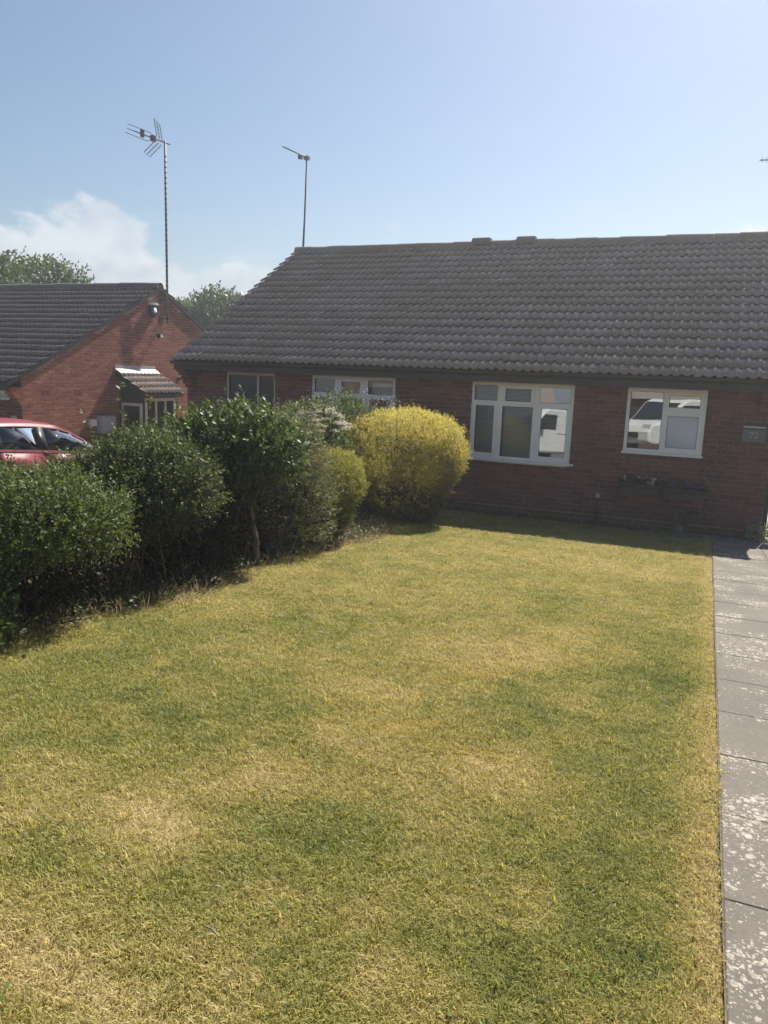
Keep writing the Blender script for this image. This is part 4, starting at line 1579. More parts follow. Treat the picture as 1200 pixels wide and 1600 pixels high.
# upright shoots above it on the car side
rgs = np.random.default_rng(90)
sv = []
smb = MB()
for (bx, by, hx, hy, hz) in ((-0.75, -0.55, -0.82, -0.62, 1.72), (-0.60, -0.45, -0.56, -0.5, 1.62), (-0.95, -0.7, -1.08, -0.78, 1.42), (-0.5, -0.3, -0.42, -0.3, 1.58)):
    pts = [(bx + (hx - bx) * k + rgs.normal(0, 0.012), by + (hy - by) * k, 0.95 + (hz - 0.95) * k) for k in np.linspace(0, 1, 7)]
    smb.tube(pts, 0.006, 5, True, 0.002)
    n = 26
    k = rgs.uniform(0.35, 1, n)
    Pp = np.array([[np.interp(q, np.linspace(0, 1, 7), [p[i] for p in pts]) for i in range(3)] for q in k])
    Dd = unit(rgs.normal(0, 1, (n, 3)) + np.array([0, 0, 0.6]))
    V, F = leaf_quads(Pp, Dd, unit(rgs.normal(0, 1, (n, 3)) + np.array([0, 0, 1.0])), rgs.uniform(0.04, 0.065, n), rgs.uniform(0.02, 0.032, n))
    sv.append((V, F, np.clip(rgs.normal(0.6, 0.2, n), 0, 1)))
leaves_obj('shoot_leaves', sv, M['viburnum'], sh_c)
smb.build('shoots', M['bark'], sh_c, True)

sh_d, rg = shrub('grey_green_bush', 'twiggy grey-green bush between the tall broad-leaved shrub and the small conifer', (-4.2, -5.65),
                 [((0.02, 0.0, 1.0), (0.46, 0.45, 0.45)), ((-0.3, 0.0, 0.95), (0.5, 0.5, 0.45)), ((0.22, -0.1, 0.55), (0.38, 0.40, 0.5)), ((-0.1, 0.2, 0.5), (0.5, 0.5, 0.5))],
                 M['olive'], 24, 5200, 8, 0.032, 0.010, stems=40, stem_r=0.009, spriglen=0.16, up_=0.9, rough=0.22, shell=0.22, stem_spread=1.6, shoots=160,
                 shade_fill=[((-0.1, 0.2, 0.4), (0.45, 0.4, 0.45))])
# bare dry canes on its lawn side
cn = MB()
for i in range(26):
    x, y = rg.uniform(-0.35, 0.42), rg.uniform(-0.75, 0.1)
    h = rg.uniform(0.5, 1.05)
    lx = rg.normal(0.02, 0.16)
    cn.tube([(x, y, 0), (x + lx * 0.3 + rg.normal(0, .03), y, h * 0.5), (x + lx, y + rg.normal(0, .06), h)], 0.006, 4, True, 0.003)
cn.build('dry_canes', M['twig'], sh_d)


def gold_tone(zlo, zhi):  # greener growth low down, with shade of the lower half put into the tone
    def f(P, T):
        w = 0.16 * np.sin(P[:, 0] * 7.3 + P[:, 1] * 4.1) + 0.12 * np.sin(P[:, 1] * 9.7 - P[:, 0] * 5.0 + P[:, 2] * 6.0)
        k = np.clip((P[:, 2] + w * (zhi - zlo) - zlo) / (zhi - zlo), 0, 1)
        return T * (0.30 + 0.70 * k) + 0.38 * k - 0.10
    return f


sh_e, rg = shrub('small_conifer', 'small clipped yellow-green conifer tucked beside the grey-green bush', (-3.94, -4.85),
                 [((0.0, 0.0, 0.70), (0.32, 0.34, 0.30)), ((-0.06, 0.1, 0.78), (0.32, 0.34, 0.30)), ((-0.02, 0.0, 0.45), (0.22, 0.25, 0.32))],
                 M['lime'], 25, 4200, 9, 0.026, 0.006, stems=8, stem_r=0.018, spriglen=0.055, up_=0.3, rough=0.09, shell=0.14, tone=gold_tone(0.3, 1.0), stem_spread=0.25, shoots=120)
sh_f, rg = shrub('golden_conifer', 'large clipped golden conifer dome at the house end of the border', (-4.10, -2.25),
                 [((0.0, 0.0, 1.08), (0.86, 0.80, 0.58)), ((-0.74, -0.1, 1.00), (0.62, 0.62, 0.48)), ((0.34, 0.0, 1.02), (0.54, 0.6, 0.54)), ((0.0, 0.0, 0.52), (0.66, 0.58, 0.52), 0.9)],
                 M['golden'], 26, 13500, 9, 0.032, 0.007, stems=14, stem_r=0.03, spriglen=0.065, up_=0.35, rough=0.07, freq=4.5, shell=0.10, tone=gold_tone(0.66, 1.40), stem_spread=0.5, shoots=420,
                 shade_fill=[((0.0, 0.1, 0.36), (0.48, 0.42, 0.38))])
sh_g, rg = shrub('cream_flowered_shrub', 'cream flower-headed shrub showing between the grey-green bush and the golden conifer', (-4.86, -3.75),
                 [((0.0, 0.0, 1.08), (0.46, 0.45, 0.48)), ((-0.3, 0.2, 1.0), (0.5, 0.5, 0.52)), ((-0.1, 0, 0.5), (0.4, 0.45, 0.5), 0.3)],
                 M['privet'], 27, 2200, 8, 0.055, 0.026, stems=14, stem_r=0.012, spriglen=0.14, up_=0.5)
fl = []
rgf = np.random.default_rng(77)
for i in range(64):
    th = rgf.uniform(0, 6.283)
    rr = 0.42 * math.sqrt(rgf.uniform())
    cx, cy_ = rr * math.cos(th), rr * math.sin(th)
    cx += 0.08
    cz = 1.08 + 0.50 * math.sqrt(max(0.05, 1 - (rr / 0.48) ** 2)) + rgf.uniform(0, 0.05)
    n = 60
    d = unit(rgf.normal(size=(n, 3)))
    d[:, 2] = np.abs(d[:, 2]) * 0.8
    Pp = np.array([cx, cy_, cz]) + d * np.array([0.055, 0.055, 0.03])
    V, F = leaf_quads(Pp, unit(rgf.normal(size=(n, 3))), unit(d + rgf.normal(0, .3, (n, 3))), rgf.uniform(0.014, 0.024, n), rgf.uniform(0.012, 0.02, n))
    fl.append((V, F, np.clip(rgf.normal(0.5, 0.25, n), 0, 1)))
leaves_obj('flower_heads', fl, M['white_fl'], sh_g)
sh_h, rg = shrub('fine_leaved_shrub', 'light green upright shrub in front of the hedge-side bow window', (-5.25, -2.3),
                 [((0.0, 0.0, 1.36), (0.50, 0.4, 0.42)), ((0.3, 0.0, 1.26), (0.45, 0.4, 0.40)), ((0.0, 0, 0.6), (0.45, 0.4, 0.6), 0.4)],
                 M['privet'], 28, 1900, 8, 0.05, 0.018, stems=14, stem_r=0.01, spriglen=0.22, up_=1.2, rough=0.25, shell=0.25)
sh_i, rg = shrub('dark_twiggy_shrub', 'dark purplish twiggy shrub just behind the golden conifer against the bow window', (-4.95, -1.35),
                 [((0.0, 0.0, 1.36), (0.50, 0.35, 0.42)), ((-0.35, 0.0, 1.3), (0.40, 0.35, 0.42)), ((0.0, 0, 0.6), (0.4, 0.35, 0.6), 0.4)],
                 M['purple'], 29, 1400, 7, 0.035, 0.012, stems=26, stem_r=0.008, spriglen=0.22, up_=1.2, rough=0.3, shell=0.3)


# leggy dead twigs, long grass and low growth under the hedge
def undergrowth():
    rng = np.random.default_rng(41)
    n = 3000
    y = rng.uniform(-10.4, -1.6, n)
    lx = np.array([lawn_left(v) for v in y])
    x = lx - 0.02 - np.abs(rng.normal(0, 0.26, n))
    z = zg_np(x, y)
    d = unit(np.column_stack([rng.normal(0.15, 0.6, n), rng.normal(-0.1, 0.6, n), rng.uniform(0.3, 1.2, n)]))
    L = rng.uniform(0.05, 0.22, n)
    V, F = leaf_quads(np.column_stack([x, y, z]), d, unit(rng.normal(size=(n, 3))), L, rng.uniform(0.003, 0.006, n), 0.1)
    T = np.clip(rng.normal(0.4, 0.3, n), 0, 1)
    o = leaves_obj('dry_grass', [(V, F, T)], M['straw'], None)
    n = 2600
    y = rng.uniform(-10.6, -2.0, n)
    lx = np.array([lawn_left(v) for v in y])
    x = lx - 0.05 - np.abs(rng.normal(0, 0.4, n))
    z = zg_np(x, y) + rng.uniform(0.0, 0.12, n)
    d = unit(np.column_stack([rng.normal(0, 1, n), rng.normal(0, 1, n), rng.uniform(0.0, 0.8, n)]))
    V, F = leaf_quads(np.column_stack([x, y, z]), d, unit(rng.normal(0, .5, (n, 3)) + np.array([0, 0, 1])), rng.uniform(0.03, 0.07, n), rng.uniform(0.015, 0.035, n))
    leaves_obj('undergrowth', [(V, F, np.clip(rng.normal(0.35, 0.2, n), 0, 1))], M['smallleaf'], None)
    # fallen leaf litter
    n = 2600
    y = rng.uniform(-10.4, -1.0, n)
    lx = np.array([lawn_left(v) for v in y])
    x = lx + 0.08 - np.abs(rng.normal(0, 0.4, n))
    d = unit(np.column_stack([rng.normal(0, 1, n), rng.normal(0, 1, n), rng.normal(0, .25, n)]))
    V, F = leaf_quads(np.column_stack([x, y, zg_np(x, y) + 0.012]), d, unit(rng.normal(0, .3, (n, 3)) + np.array([0, 0, 1])), rng.uniform(0.015, 0.04, n), rng.uniform(0.01, 0.02, n))
    leaves_obj('leaf_litter', [(V, F, np.clip(rng.normal(0.3, 0.2, n), 0, 1))], M['straw'], None)
    # dead canes
    mb = MB()
    for i in range(120):
        y_ = rng.uniform(-9.9, -5.2)
        x_ = lawn_left(y_) - 0.38 - abs(rng.normal(0, 0.2))
        h = rng.uniform(0.25, 0.85)
        a, b = rng.normal(-0.05, 0.14), rng.normal(0, 0.35)
        z_ = zg(x_, y_)
        mb.tube([(x_, y_, z_), (x_ + a * 0.4, y_ + b * 0.4, z_ + h * 0.6), (x_ + a, y_ + b, z_ + h)], 0.005, 4, True, 0.002)
    o = mb.build('bare_twigs', M['twig'])
    o['kind'] = 'stuff'


undergrowth()

def lawn_weeds():
    rng = np.random.default_rng(83)
    vs = []
    for i in range(90):
        y = -12.4 + 11.2 * rng.uniform() ** 1.4
        x = rng.uniform(lawn_left(y) + 0.1, 0.1)
        if fbm(np.array([x * 1.1 + 4]), np.array([y * 1.1]), 3, 15)[0] < 0.47:
            continue
        n = int(rng.integers(7, 20))
        a = rng.uniform(0, 6.283, n)
        rr = rng.uniform(0, 0.05, n)
        P = np.column_stack([x + rr * np.cos(a), y + rr * np.sin(a), np.full(n, zg(x, y) + 0.022)])
        d = unit(np.column_stack([np.cos(a), np.sin(a), rng.uniform(0.05, 0.5, n)]))
        V, F = leaf_quads(P, d, unit(rng.normal(0, .25, (n, 3)) + np.array([0, 0, 1])), rng.uniform(0.010, 0.032, n), rng.uniform(0.007, 0.012, n))
        vs.append((V, F, np.clip(rng.normal(0.6, 0.2, n), 0, 1)))
    leaves_obj('lawn_weeds', vs, M['clover'], None)
    # loose clippings of dry straw
    n = 2600
    y = -12.7 + 12.0 * rng.uniform(size=n) ** 1.5
    x = np.array([rng.uniform(lawn_left(v), 0.15) for v in y])
    d = unit(np.column_stack([rng.normal(0, 1, n), rng.normal(0, 1, n), rng.normal(0, 0.12, n)]))
    V, F = leaf_quads(np.column_stack([x, y, zg_np(x, y) + 0.028]), d, unit(rng.normal(0, .3, (n, 3)) + np.array([0, 0, 1])), rng.uniform(0.012, 0.035, n), rng.uniform(0.0012, 0.0024, n), 0.1)
    leaves_obj('grass_clippings', [(V, F, np.clip(rng.normal(0.75, 0.2, n), 0, 1))], M['straw'], None)


lawn_weeds()

# low leafy plant with a pink flower at the near left corner
rgp = np.random.default_rng(61)
t = thing('rose_plant', 'low broad-leaved plant with a small pink flower at the near left edge of the lawn', 'plant', (-3.74, -9.92, zg(-3.74, -9.92)))
pv = [foliage([((0.05, 0.0, 0.16), (0.22, 0.22, 0.15)), ((-0.1, 0.25, 0.2), (0.2, 0.2, 0.18))], 170, 5, 0.045, 0.027, rgp, spriglen=0.10, up_=0.5, shell=0.3)]
leaves_obj('leaves', pv, M['viburnum'], t)
mb = branches(rgp, (0, 0, -0.02), [(rgp.uniform(-.18, .2), rgp.uniform(-.15, .25), rgp.uniform(.12, .3)) for _ in range(12)], 0.006, 0.003, 0.03, 5, 5)
mb.build('stems', M['bark'], t, True)
n = 26
d = unit(rgp.normal(size=(n, 3)) + np.array([0.2, -0.4, 0.5]))
V, F = leaf_quads(np.tile(np.array([[0.18, -0.02, 0.31]]), (n, 1)), d, unit(rgp.normal(size=(n, 3))), np.full(n, 0.018), np.full(n, 0.014))
leaves_obj('flower', [(V, F, rgp.uniform(0, 1, n))], M['pink_fl'], t)

# ------------------------------------------------------------------ planters and small plants by the wall
def planter(x0, x1, z, y0, label, plabel, seed, col2):
    t = thing('wall_planter', label, 'planter', ((x0 + x1) / 2, 0, z), group='planters on the wall under the small window')
    w = (x1 - x0) / 2 - 0.01
    mb = MB()
    mb.prism([(-w + 0.03, -0.155), (w - 0.03, -0.155), (w - 0.03, -0.012), (-w + 0.03, -0.012)], 0, 0.012, 'Z')
    mb.add([(-w + .03, -.155, 0), (w - .03, -.155, 0), (w, -.185, .15), (-w, -.185, .15), (-w + .03, -.012, 0), (w - .03, -.012, 0), (w, -.004, .15), (-w, -.004, .15)],
           [(0, 1, 2, 3), (5, 4, 7, 6), (1, 5, 6, 2), (4, 0, 3, 7)])
    mb.box(-w - 0.008, w + 0.008, -0.195, -0.183, 0.135, 0.158)
    mb.build('trough', M['planterbox'], t)
    MB().box(-w + 0.01, w - 0.01, -0.18, -0.01, 0.115, 0.128).build('soil', M['soilpot'], t)
    rng = np.random.default_rng(seed)
    p = thing('bedding_plants', plabel, 'flowers', ((x0 + x1) / 2, -0.1, z + 0.12), group='flowers in the wall planters')
    bl = [((k, 0, 0.05), (0.12, 0.085, 0.085)) for k in np.linspace(-w + 0.1, w - 0.1, 5)]
    leaves_obj('leaves', [foliage(bl, 420, 5, 0.028, 0.017, rng, spriglen=0.045, up_=0.5, shell=0.3)], M['smallleaf'], p)
    fl = []
    for i in range(16):
        c = np.array([rng.uniform(-w + .04, w - .04), rng.uniform(-0.12, 0.02), rng.uniform(0.05, 0.17)])
        k = 8
        a = np.linspace(0, 6.283, k, endpoint=False)
        d = np.column_stack([np.cos(a), np.full(k, -0.3), np.sin(a)])
        V, F = leaf_quads(np.tile(c, (k, 1)), unit(d), np.tile(np.array([[0, -1, 0.2]]), (k, 1)), np.full(k, 0.026), np.full(k, 0.022))
        fl.append((V, F, rng.uniform(0.3, 1, k)))
    leaves_obj('flowers', fl, col2, p)


planter(-1.27, -0.62, 0.575, 0, 'dark trough planter on the wall, the left one under the small window', 'pale pink bedding flowers filling the left wall trough', 51, M['pink_fl'])
planter(-0.60, 0.04, 0.545, 0, 'dark trough planter on the wall, the right one under the small window', 'violet and pink bedding flowers filling the right wall trough', 52, M['mauve_fl'])

t = thing('outdoor_socket', 'small dark box fixed low on the wall beneath the right trough planter', 'socket box', (-0.22, 0, 0.30))
MB().cbox(-0.055, 0.055, -0.07, -0.002, -0.07, 0.07, 0.006).build('box', M['gutter'], t)
MB().tube([(0, -0.03, -0.07), (0, -0.03, -0.2), (0.02, -0.03, -0.33)], 0.012, 6).build('conduit', M['gutter'], t)

t = thing('potted_plant', 'round grey pot with a sparse weedy plant at the wall foot under the planters', 'potted plant', (-0.30, -0.24, zg(0, -0.24) + 0.03))
MB().lathe([(0.05, 0.0), (0.075, 0.02), (0.085, 0.09), (0.078, 0.12), (0.085, 0.125), (0.085, 0.14), (0.07, 0.14), (0.06, 0.11)], 18).build('pot', M['pot'], t, True)
rgq = np.random.default_rng(71)
leaves_obj('leaves', [foliage([((0.05, 0, 0.26), (0.17, 0.13, 0.13))], 90, 5, 0.04, 0.02, rgq, spriglen=0.1, up_=0.6, shell=0.4)], M['olive'], t)
branches(rgq, (0, 0, 0.11), [(rgq.uniform(-.12, .2), rgq.uniform(-.1, .1), rgq.uniform(.2, .38)) for _ in range(7)], 0.004, 0.002, 0.02, 4, 4).build('stems', M['bark'], t, True)

t = thing('variegated_plant', 'pale variegated weed growing at the corner of the house by the gate', 'plant', (0.80, -0.18, zg(0, -0.18) + 0.02))
leaves_obj('leaves', [foliage([((0.0, 0, 0.10), (0.17, 0.14, 0.10))], 110, 5, 0.05, 0.026, rgq, spriglen=0.08, up_=0.4, shell=0.4)], M['paleleaf'], t)
branches(rgq, (0, 0, 0.0), [(rgq.uniform(-.12, .12), rgq.uniform(-.1, .1), rgq.uniform(.08, .2)) for _ in range(8)], 0.004, 0.002, 0.01, 4, 4).build('stems', M['bark'], t, True)

t = thing('garden_tap_post', 'short dark post with a pale grey cap standing against the wall between the two windows', 'post', (-1.575, -0.10, zg(0, -0.1)))
MB().tube([(0, 0, -0.05), (0, 0, 0.46)], 0.022, 10).build('post', M['black'], t, True)
MB().lathe([(0.03, 0.0), (0.036, 0.01), (0.036, 0.05), (0.026, 0.065), (0.0, 0.068)], 14, 'Z', (0, 0, 0.45)).build('cap', M['greybox'], t, True)

# side gate with black post, at the right end of the house
t = thing('side_gate', 'dark metal garden gate with scrollwork at the right end of the house', 'gate', (0.856, 0.06, zg(0, 0) + 0.02))
MB().box(0.0, 0.07, -0.035, 0.035, -0.05, 1.62).build('gate_post', M['gate'], t)
MB().box(1.10, 1.17, -0.035, 0.035, -0.05, 1.62).build('gate_post', M['gate'], t)
MB().box(0.085, 1.085, -0.015, 0.015, 0.80, 1.50).build('panel', M['gate'], t)
for z in (0.26, 0.74):
    MB().box(0.085, 1.085, -0.022, 0.022, z - 0.07 * (z < .5), z + 0.03).build('rail', M['gate'], t)
for k in range(8):
    x = 0.13 + k * 0.13
    mb = MB()
    pts = [(x + 0.05 * math.cos(a) * (1 - a / 12), 0, 0.52 + 0.13 * math.sin(a) * (1 - a / 14)) for a in np.linspace(0.3, 7.5, 22)]
    mb.tube(pts, 0.010, 5)
    mb.tube([(x - 0.03, 0, 0.28), (x - 0.03, 0, 0.75)], 0.008, 5)
    mb.build('scroll', M['gate'], t)
t = thing('garden_wall', 'pale rendered wall beyond the side gate', 'wall', (2.6, 8.6, zg(0, 8.6)))
MB().box(-1.7, 3.4, -0.1, 0.1, -0.1, 1.6).build('wall', M['render'], t)
MB().box(-1.72, 3.42, -0.14, 0.14, 1.602, 1.66).build('coping', M['drive'], t)


# ------------------------------------------------------------------ TV aerials
def yagi(t, zt, direction, blen, reflector=True, elems=6):
    """boom, directors and reflector grid around the mast head (0,0,zt) of thing t"""
    d = Vector(direction).normalized()
    side = d.cross(Vector((0, 0, 1))).normalized()
    upv = side.cross(d)
    c = Vector((0, 0, zt))
    return d, side, upv, c


# on the main ridge
t = thing('tv_aerial', 'thin plain television aerial at the left end of the long roof ridge', 'aerial', (-9.60, 4.42, RZ - 0.1))
MB().tube([(0, 0, 0), (0.06, 0, 2.30)], 0.021, 8).build('mast', M['alu'], t, True)
d = Vector((-0.80, -0.45, 0.34)).normalized()
c0_ = Vector((0.06, 0, 2.24))
MB().tube([c0_ - d * 0.06, c0_ + d * 0.62], 0.016, 6).build('boom', M['alu'], t, True)
sd = d.cross(Vector((0, 0, 1))).normalized()
for k in range(7):
    q = c0_ + d * (0.16 + k * 0.07)
    MB().tube([q - sd * 0.05, q + sd * 0.05], 0.005, 5).build('element', M['alu'], t)
MB().box(0.0, 0.12, -0.05, 0.05, 2.19, 2.27).build('clamp', M['alu'], t)
MB().box(-0.16, -0.06, -0.05, 0.03, 2.22, 2.31).build('balun', M['alu'], t)
MB().tube([(-0.02, -0.02, 0.1), (0.035, -0.022, 1.2), (0.08, -0.02, 2.2)], 0.006, 5).build('cable', M['black'], t)

# aerial peeping in at the right edge of the picture
t = thing('tv_aerial', 'aerial tip showing at the right edge of the picture above the long roof', 'aerial', (0.95, 4.42, RZ - 0.1))
MB().tube([(0, 0, 0), (0, 0, 1.55)], 0.02, 8).build('mast', M['alu'], t, True)
c0_ = Vector((0, 0, 1.50))
d = Vector((-0.99, -0.05, 0.02)).normalized()
MB().tube([c0_ - d * 0.06, c0_ + d * 0.62], 0.011, 6).build('boom', M['alu'], t, True)
for k in range(7):
    q = c0_ + d * (0.12 + k * 0.075)
    MB().tube([q - Vector((0, 0, 0.045)), q + Vector((0, 0, 0.045))], 0.006, 5).build('element', M['alu'], t)

# ------------------------------------------------------------------ neighbour's bungalow on the left
NX = -13.8
NY0 = -0.40
NRUN = 4.62
nb = thing('gable_bungalow', 'red brick bungalow with sunlit gable end and dark tiled roof at the left', 'house', (NX, NY0, -0.65))
NO = (NX, NY0, -0.65)
NEZ = 1.86      # world height of eaves tiles
NP = R(26.6)
NTP = math.tan(NP)
NAY = NY0 + NRUN     # ridge y
NW = 2 * NRUN


def nroof(y):
    return NEZ + (min(y, 2 * NAY - y) - (NY0 - 0.40)) * NTP


NLEN = 11.0
holesN = []
wall_core(nb, 'X', -NLEN, -0.01, -0.3, NEZ + 0.65 - 0.05, 0.0045, 0.26, [], M['mortar'], 'wall')
mb = MB()
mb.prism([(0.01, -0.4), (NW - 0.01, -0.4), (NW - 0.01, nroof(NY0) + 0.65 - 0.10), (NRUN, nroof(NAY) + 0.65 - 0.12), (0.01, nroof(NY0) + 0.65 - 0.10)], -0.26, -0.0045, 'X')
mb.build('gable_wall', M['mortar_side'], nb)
PORCH = (3.02, 4.90)     # world y extent of the porch on the gable


def score_n(p):
    pr = project(p)
    if not pr or pr[0] < -5 or pr[2] < 1:
        return 0
    hid = 1.0
    if p[2] < 0.55:
        hid = 0.1
    if p[1] > 5.6:
        hid = 0.2
    return hid / pr[2]


vents = [(1.02 - 0.12, 1.02 + 0.12, 1.68 - 0.075, 1.68 + 0.075)]
VENT_Y = [0.28, 1.24]
VENT_Z = 1.60
vh = [(y - 0.115, y + 0.115, VENT_Z - 0.06, VENT_Z + 0.085) for y in VENT_Y]
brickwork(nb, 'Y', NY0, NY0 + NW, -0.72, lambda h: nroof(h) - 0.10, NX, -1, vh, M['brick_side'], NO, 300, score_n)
brickwork(nb, 'X', NX - NLEN, NX - 0.001, -0.72, lambda h: NEZ - 0.10, NY0, 1, [], M['brick'], NO, 0, lambda p: 0)
for y, (a, b, c, d) in zip(VENT_Y, vh):
    mb = MB()
    L = lambda w: w - NO[1]
    mb.box(-0.012, -0.003, L(a), L(b), c + 0.65, d + 0.65)
    zz_ = c
    for k in range(6):
        mb.box(-0.003, 0.004, L(a) + 0.01, L(b) - 0.01, c + 0.65 + 0.006 + k * 0.0235, c + 0.65 + 0.017 + k * 0.0235)
    mb.box(-0.009, 0.003, L(a), L(a) + 0.009, c + 0.65, d + 0.65)
    mb.box(-0.009, 0.003, L(b) - 0.009, L(b), c + 0.65, d + 0.65)
    mb.build('air_brick', M['brick_side'], nb)
# roof
ns = Vector((0, math.cos(NP), math.sin(NP)))
nn_ = Vector((0, -math.sin(NP), math.cos(NP)))
wN = 0.295
WN_ = wN * 38
NE1 = 0.05
tile_slope(nb, Vector((NE1 - WN_, -0.40, NEZ + 0.65 - 0.035)), Vector((1, 0, 0)), ns, nn_, WN_, (NRUN + 0.40) / math.cos(NP), wN, 0.315, M['tile2'], 300)
ns2 = Vector((0, -math.cos(NP), math.sin(NP)))
nn2 = Vector((0, math.sin(NP), math.cos(NP)))
tile_slope(nb, Vector((NE1, NW + 0.40, NEZ + 0.65 - 0.035)), Vector((-1, 0, 0)), ns2, nn2, WN_, (NRUN + 0.40) / math.cos(NP), wN, 0.315, M['tile2'], 0)
ridge_z = nroof(NAY) + 0.65
ridge_tiles(nb, NE1 - 0.45 * 25, NE1, NRUN, ridge_z - 0.03, M['tile2'])
e0 = NEZ + 0.65 - 0.045
mb = MB()
mb.prism([(-0.36, e0 + 0.01), (NRUN, ridge_z - 0.055), (NW + 0.36, e0 + 0.01), (NW + 0.36, e0 - 0.05), (NRUN, ridge_z - 0.115), (-0.36, e0 - 0.05)], NE1 - WN_, NE1 - 0.03, 'X')
mb.build('roof_deck', M['fascia'], nb)
# verge board along both slopes of the gable
mb = MB()
mb.prism([(-0.38, e0 + 0.035), (NRUN, ridge_z - 0.012), (NW + 0.38, e0 + 0.035), (NW + 0.38, e0 - 0.065), (NRUN, ridge_z - 0.125), (-0.38, e0 - 0.065)], NE1 - 0.028, NE1 - 0.002, 'X')
mb.build('bargeboard', M['fascia'], nb)
MB().box(-NLEN, NE1 - 0.03, -0.375, -0.352, e0 - 0.15, e0 + 0.0).build('fascia', M['fascia'], nb)
MB().box(-NLEN, -0.002, -0.351, -0.002, e0 - 0.12, e0 - 0.108).build('soffit', M['fascia'], nb)
cb = MB()
for k in range(5):
    z = 1.36 + 0.65 + k * 0.075
    cb.cur = 0
    cb.box(-0.21, 0.0 - 0.001, -0.062 * (k + 1), -0.001, z, z + 0.066)
    cb.cur = 1
    cb.box(-0.205, -0.006, -0.062 * (k + 1) + 0.006, -0.001, z + 0.066, z + 0.075)
cb.build('corbel', [M['brick_side'], M['mortar_side']], nb)


def nloc(y, z):
    return (NX, y, z)


# porch on the gable (part of the neighbour's house)
py0, py1 = 2.50 - NY0, 3.95 - NY0   # local y
pd = 0.84                            # how far it stands out
pz1, pz0 = 2.12 + 0.65, 1.60 + 0.65   # roof top and eaves heights, local
MB().box(0.002, pd - 0.10, py0 + 0.08, py0 + 0.14, -0.3, pz1 - 0.12).v
pw = MB()
pw.prism([(0.002, -0.3), (pd - 0.08, -0.3), (pd - 0.08, pz0 - 0.04), (0.002, pz1 - 0.10)], py0 + 0.09, py0 + 0.15, 'Y')
pw.prism([(0.002, -0.3), (pd - 0.08, -0.3), (pd - 0.08, pz0 - 0.04), (0.002, pz1 - 0.10)], py1 - 0.15, py1 - 0.09, 'Y')
pw.build('porch_wall', M['fascia'], nb)
MB().box(pd - 0.14, pd - 0.08, py0 + 0.152, py1 - 0.152, -0.3, 0.6).build('porch_front', M['brick_side'], nb)
dp_ = MB()
dp_.box(0.16, 0.68, py0 + 0.068, py0 + 0.089, -0.2, 1.92)
dp_.build('porch_door', M['black'], nb)
df = MB()
df.box(0.10, 0.158, py0 + 0.05, py0 + 0.089, -0.2, 2.0)
df.box(0.682, 0.74, py0 + 0.05, py0 + 0.089, -0.2, 2.0)
df.box(0.158, 0.682, py0 + 0.05, py0 + 0.089, 1.93, 2.0)
df.build('door_frame', M['oldframe'], nb)
MB().box(0.22, 0.62, py0 + 0.060, py0 + 0.067, 0.7, 1.8).build('door_glass', M['glass_dark'], nb)
wf = MB()
wf.box(pd - 0.10, pd - 0.04, py0 + 0.152, py1 - 0.152, 0.6, 0.66)
wf.box(pd - 0.10, pd - 0.04, py0 + 0.152, py1 - 0.152, pz0 - 0.2, pz0 - 0.12)
for k in range(4):
    y = py0 + 0.152 + (py1 - py0 - 0.304 - 0.05) * k / 3
    wf.box(pd - 0.10, pd - 0.041, y, y + 0.05, 0.66, pz0 - 0.2)
pwin = wf.build('porch_window', M['oldframe'], nb)
MB().box(pd - 0.08, pd - 0.075, py0 + 0.16, py1 - 0.16, 0.66, pz0 - 0.2).build('pane', M['glass_dark'], pwin)
psl = math.atan2(pz1 - pz0, pd + 0.12)
pu = Vector((0, 1, 0))
pss = Vector((-math.cos(psl), 0, math.sin(psl)))
pn = Vector((math.sin(psl), 0, math.cos(psl)))
nt = 5
tw = (py1 - py0 + 0.10) / nt
tile_slope(nb, Vector((pd + 0.12, py0 - 0.05, pz0)), pu, pss, pn, tw * nt, (pd + 0.12) / math.cos(psl), tw, 0.30, M['tile'], 40, 'porch_tile')
mb = MB()
mb.prism([(pd + 0.08, pz0 - 0.0), (0.0, pz1 - 0.015), (0.0, pz1 - 0.10), (pd + 0.08, pz0 - 0.09)], py0 - 0.03, py1 + 0.03, 'Y')
mb.build('porch_roof_deck', M['fascia'], nb)
mb = MB()
mb.box(0.003, 0.010, py0 - 0.03, py1 + 0.03, pz1 + 0.0, pz1 + 0.15)
q0 = Vector((0.010, 0, pz1 + 0.055))
q1 = q0 - pss * 0.22
mb.prism([(q0.x, q0.z), (q1.x, q1.z), (q1.x, q1.z + 0.008), (q0.x, q0.z + 0.008)], py0 - 0.03, py1 + 0.03, 'Y')
mb.build('flashing', M['lead'], nb)

# things fixed to the gable
t = thing('tv_aerial', 'tall television aerial with reflector grid on a taped mast beside the brick gable', 'aerial', (NX + 0.20, 4.28, 3.40))
MB().tube([(0, 0, 0), (0, 0, 4.55)], 0.030, 8).build('mast', M['alu'], t, True)
ring = MB().tube([(0, 0, 0), (0, 0, 0.045)], 0.0318, 8).mesh('tape_band', M['tape'], True)
for k in range(26):
    o = link('tape_band', ring, t)
    o.location = (0, 0, 0.95 + k * 0.128)
hd = Vector((0, 0, 4.50))
d = Vector((-0.88, -0.35, 0.32)).normalized()
sd = d.cross(Vector((0, 0, 1))).normalized()
uv = sd.cross(d)
if uv.z < 0:
    uv = -uv
MB().tube([hd + Vector((0.02, 0, 0)) - d * 0.12, hd + d * 0.85], 0.016, 6).build('boom', M['alu'], t)
bm_ = MB()
for off in (-0.12, 0.0, 0.12):
    q = hd + d * 0.42 + uv * off * 0.9
    bm_.tube([q, q + d * 0.62], 0.010, 5)
    bm_.tube([q + d * 0.0, hd + d * 0.34], 0.008, 5)
bm_.build('director', M['alu'], t)
